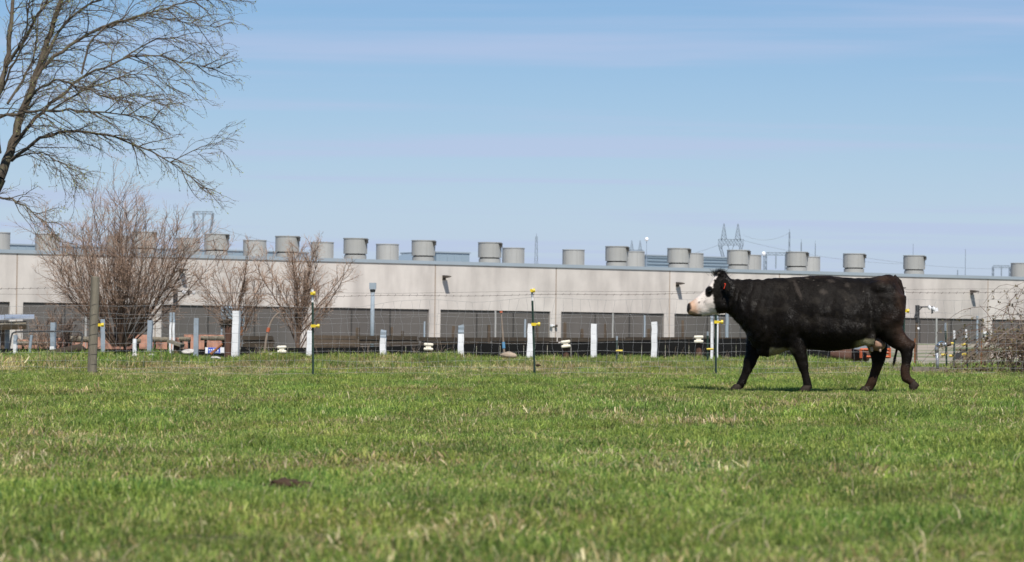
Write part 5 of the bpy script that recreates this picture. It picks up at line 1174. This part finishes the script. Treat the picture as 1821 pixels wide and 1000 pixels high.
tang = flow - hn * np.sum(flow * hn, 1, keepdims=True); tang /= np.linalg.norm(tang, axis=1, keepdims=True) + 1e-9
stand = np.where(facem, .12, .30 + .25 * hr.uniform(size=NHAIR) * (vnoise(root[:, 0], root[:, 2], .2, 35) > .45)); hd = tang + hn * stand[:, None]; hd /= np.linalg.norm(hd, axis=1, keepdims=True)
hl = hr.uniform(.012, .026, NHAIR) * np.where(facem, .45, 1) * np.where(hfz > 600, .6, 1) * (1 + .8 * ((hfx > 380) & (hfx < 560))) * (1 + .5 * ((hfz < 185) & (hfx > 700)))
wd_ = np.cross(hd, hn); wd_ /= np.linalg.norm(wd_, axis=1, keepdims=True) + 1e-9; hw_ = hr.uniform(.0009, .0018, NHAIR) * np.where(facem, 1.3, 1.0)
tip = root + hd * hl[:, None] - np.array((0, 0, .15)) * hl[:, None]
HV = np.stack([root - wd_ * hw_[:, None] - hn * .002, root + wd_ * hw_[:, None] - hn * .002, tip], 1).reshape(-1, 3)
hc = coat(root[:, 0], root[:, 1], root[:, 2], n3(root[:, 0], root[:, 1], root[:, 2], .11, 21), n3(root[:, 0], root[:, 1], root[:, 2], .026, 23)) * (hr.uniform(.7, 1.3, NHAIR) * np.where(facem, 1, .25 + 1.0 * vnoise(root[:, 0] + .5 * root[:, 1], root[:, 2] * .6, .05, 51) ** 2 + 1.1 * vnoise(root[:, 0], root[:, 2], .2, 52) ** 1.5))[:, None]
def hair_obj(name, V, cols, parent):
    n = len(V) // 3; me = bpy.data.meshes.new(name); me.vertices.add(n * 3); me.vertices.foreach_set('co', V.astype(np.float32).ravel()); me.loops.add(n * 3); me.loops.foreach_set('vertex_index', np.arange(n * 3, dtype=np.int32)); me.polygons.add(n); me.polygons.foreach_set('loop_start', np.arange(n, dtype=np.int32) * 3); me.update(calc_edges=True); me.validate()
    a = me.color_attributes.new('Col', 'FLOAT_COLOR', 'POINT'); a.data.foreach_set('color', np.c_[np.repeat(cols, 3, 0), np.ones(n * 3)].astype(np.float32).ravel()); me.materials.append(M['hair'])
    o = bpy.data.objects.new(name, me); C.objects.link(o); o.parent = parent; return o
hair_obj('coat_hair', HV, hc, body)['kind'] = 'stuff'
def tuft(name, roots, dirs, lens, col, seed, w=.0022):
    r = np.random.default_rng(seed); V = []
    for p, d, ln in zip(roots, dirs, lens):
        d = unit(np.array(d)); sd = unit(np.cross(d, r.normal(size=3))); V += [p - sd * w, p + sd * w, p + d * ln * .98]
    return hair_obj(name, np.array(V), np.tile(np.array(col), (len(roots), 1)) * r.uniform(.7, 1.5, (len(roots), 1)), cow)
r = np.random.default_rng(77); rt = [np.array((cx(r.normal(350, 17)), r.normal(0, .045), cz(r.normal(152, 9)))) for _ in range(900)]
tuft('poll_tuft', rt, [np.array(((p[0] - cx(350)) * 9 + r.normal(0, .35), p[1] * 6 + r.normal(0, .35), 1.0 + r.normal(0, .2))) for p in rt], r.uniform(.03, .085, 900), (.009, .008, .0075), 5)
def flesh(name, col, rough=.55, var=.3, sc=30): return mat(name, col, rough, var, sc, bump=.3, bscale=60)
M['hoof'] = mat('hoof_horn', (.036, .026, .018), .7, .4, 30, bump=.3, bscale=60, spec=.15); M['ear'] = mat('ear_skin', (.008, .0065, .005), .8, .3, 30, spec=.06); M['udder'] = flesh('udder_skin', (.42, .25, .17), .6, .85, 9); M['teat'] = flesh('teat_skin', (.55, .40, .32)); M['eye'] = mat('eye_ball', (.006, .005, .004), .08, .1, 5, spec=.6); M['tagred'] = mat('ear_tag_red', (.62, .05, .02), .4, .1, 5); M['nostril'] = mat('nostril', (.01, .008, .007), .5, .2, 9)
# hooves: two claws each
def hoof(zx, zy, y, ang, s=1.0):
    h = bpy.data.objects.new('hoof', None); C.objects.link(h); h.parent = cow; h.location = (cx(zx), y, cz(zy)); h.rotation_euler = (0, ang, 0)
    for sd in (-1, 1):
        mb = MB(); n = 12; prof = [(0.0, 1.0), (.03, .98), (.055, .88), (.085, .68)]
        rings = []
        for z, k in prof: rings.append([Vector((-.025 + .018 * (z / .05) + math.cos(t) * .062 * k * (1.25 if math.cos(t) < 0 else .8), sd * .031 + math.sin(t) * .029 * k, z)) * s for t in [2 * math.pi * q / n for q in range(n)]])
        ring_mesh(mb, rings); mb.build('claw', M['hoof'], h, True)
    return h
hoof(490, 905, .15, 0); hoof(922, 903, -.15, 0); hoof(1326, 903, .17, 0); hoof(1632, 852, -.17, -1.0, 1.05)
# eyes
for s in (-1, 1):
    mb_, mb = mb, MB(); ellip((cx(287), s * .112, cz(258)), (.020, .014, .018)); e = mb.build('eye', M['eye'], cow, True)
    mb = MB(); mb.tube([(cx(300), s * .108, cz(262)), (cx(292), s * .122, cz(250)), (cx(282), s * .123, cz(248)), (cx(273), s * .112, cz(256))], [.004, .007, .007, .004], 6); mb.build('eyelid', M['ear'], e, True)
    mb = MB(); ellip((cx(168), s * .040, cz(366)), (.017, .016, .012), .7); mb.build('nostril', M['nostril'], cow, True)
# ears: cupped leaf shapes hanging back, with hair fringe
for s in (-1, 1):
    vs = []; fs = []; n, m = 14, 7
    b0 = Vector((cx(372), s * .11, cz(185))); tipv = Vector((cx(405), s * .21, cz(268))); ax = tipv - b0; sd = Vector((1, -s * .2, .25)).normalized(); sd = (sd - ax.normalized() * sd.dot(ax.normalized())).normalized(); nr_ = ax.cross(sd).normalized() * s
    for side_ in (0, 1):
        for i in range(n):
            t = i / (n - 1); w = .052 * (math.sin(math.pi * min(1, .12 + t * .88)) ** .7) * (1.15 - .35 * t)
            for j in range(m):
                q = (j / (m - 1) - .5) * 2; vs.append(b0 + ax * t + sd * q * w + nr_ * (.03 * q * q * (1 - t * .5) - .012 * side_))
    for side_ in (0, 1):
        for i in range(n - 1):
            for j in range(m - 1): a = side_ * n * m + i * m + j; fs.append((a, a + 1, a + m + 1, a + m) if side_ == 0 else (a, a + m, a + m + 1, a + 1))
    mb = MB(); mb.add(vs, fs); er = mb.build('ear', M['ear'], cow, True)
    r = np.random.default_rng(60 + s); rt = [np.array(vs[r.integers(0, n * m)]) for _ in range(700)]
    tf = tuft('ear_hair', rt, [np.array(ax) * 4 + r.normal(0, .45, 3) for _ in rt], r.uniform(.015, .045, 700), (.009, .0085, .008), 70 + s); tf.parent = er
mb = MB(); mb.box((cx(376), -.225, cz(228)), (.006, .028, .066), Matrix.Rotation(.32, 3, 'Y')); mb.box((cx(376), -.222, cz(212)), (.012, .012, .012)); tg_ = mb.build('ear_tag', M['tagred'], cow); tg_['label'] = 'small red ear tag'
# udder and teats
mb = MB(); ellip((cx(1375), -.03, cz(580)), (.105, .13, .085), .1); ud = mb.build('udder', M['udder'], cow, True); ud['label'] = 'pale pink udder'
for x, y in ((1337, -.09), (1389, -.10), (1345, .05), (1398, .05)):
    mb = MB(); mb.tube([(cx(x), y, cz(598)), (cx(x), y - .004, cz(612)), (cx(x + 2), y - .006, cz(628)), (cx(x + 2), y - .006, cz(633))], [.024, .019, .015, .008], 10); mb.build('teat', M['teat'], ud, True)
# tail, hanging between the hind legs
tp_ = [Vector((cx(a), b, cz(c))) for a, b, c in ((1470, 0, 150), (1508, 0, 180), (1531, 0, 245), (1538, 0, 330), (1536, .0, 430), (1526, .03, 520), (1512, .06, 600), (1502, .07, 660))]
mb = MB(); mb.tube(tp_, [.05, .045, .036, .028, .023, .019, .016, .013], 12); tl = mb.build('tail', M['coat'], cow, True)
tc_ = tl.data.color_attributes.new('Col', 'FLOAT_COLOR', 'POINT'); tc_.data.foreach_set('color', np.tile(np.array((.018, .012, .0095, 1), np.float32), len(tl.data.vertices)))
r = np.random.default_rng(88); rt = [np.array((cx(1504 - 8 * q + r.normal(0, 3)), .07 + r.normal(0, .008), cz(640 + 50 * q))) for q in r.uniform(0, 1, 260)]
sw = tuft('tail_switch', rt, [np.array((-.2 + r.normal(0, .06), r.normal(0, .06), -1)) for _ in rt], r.uniform(.05, .11, 260), (.010, .009, .008), 89, .002); sw.parent = tl
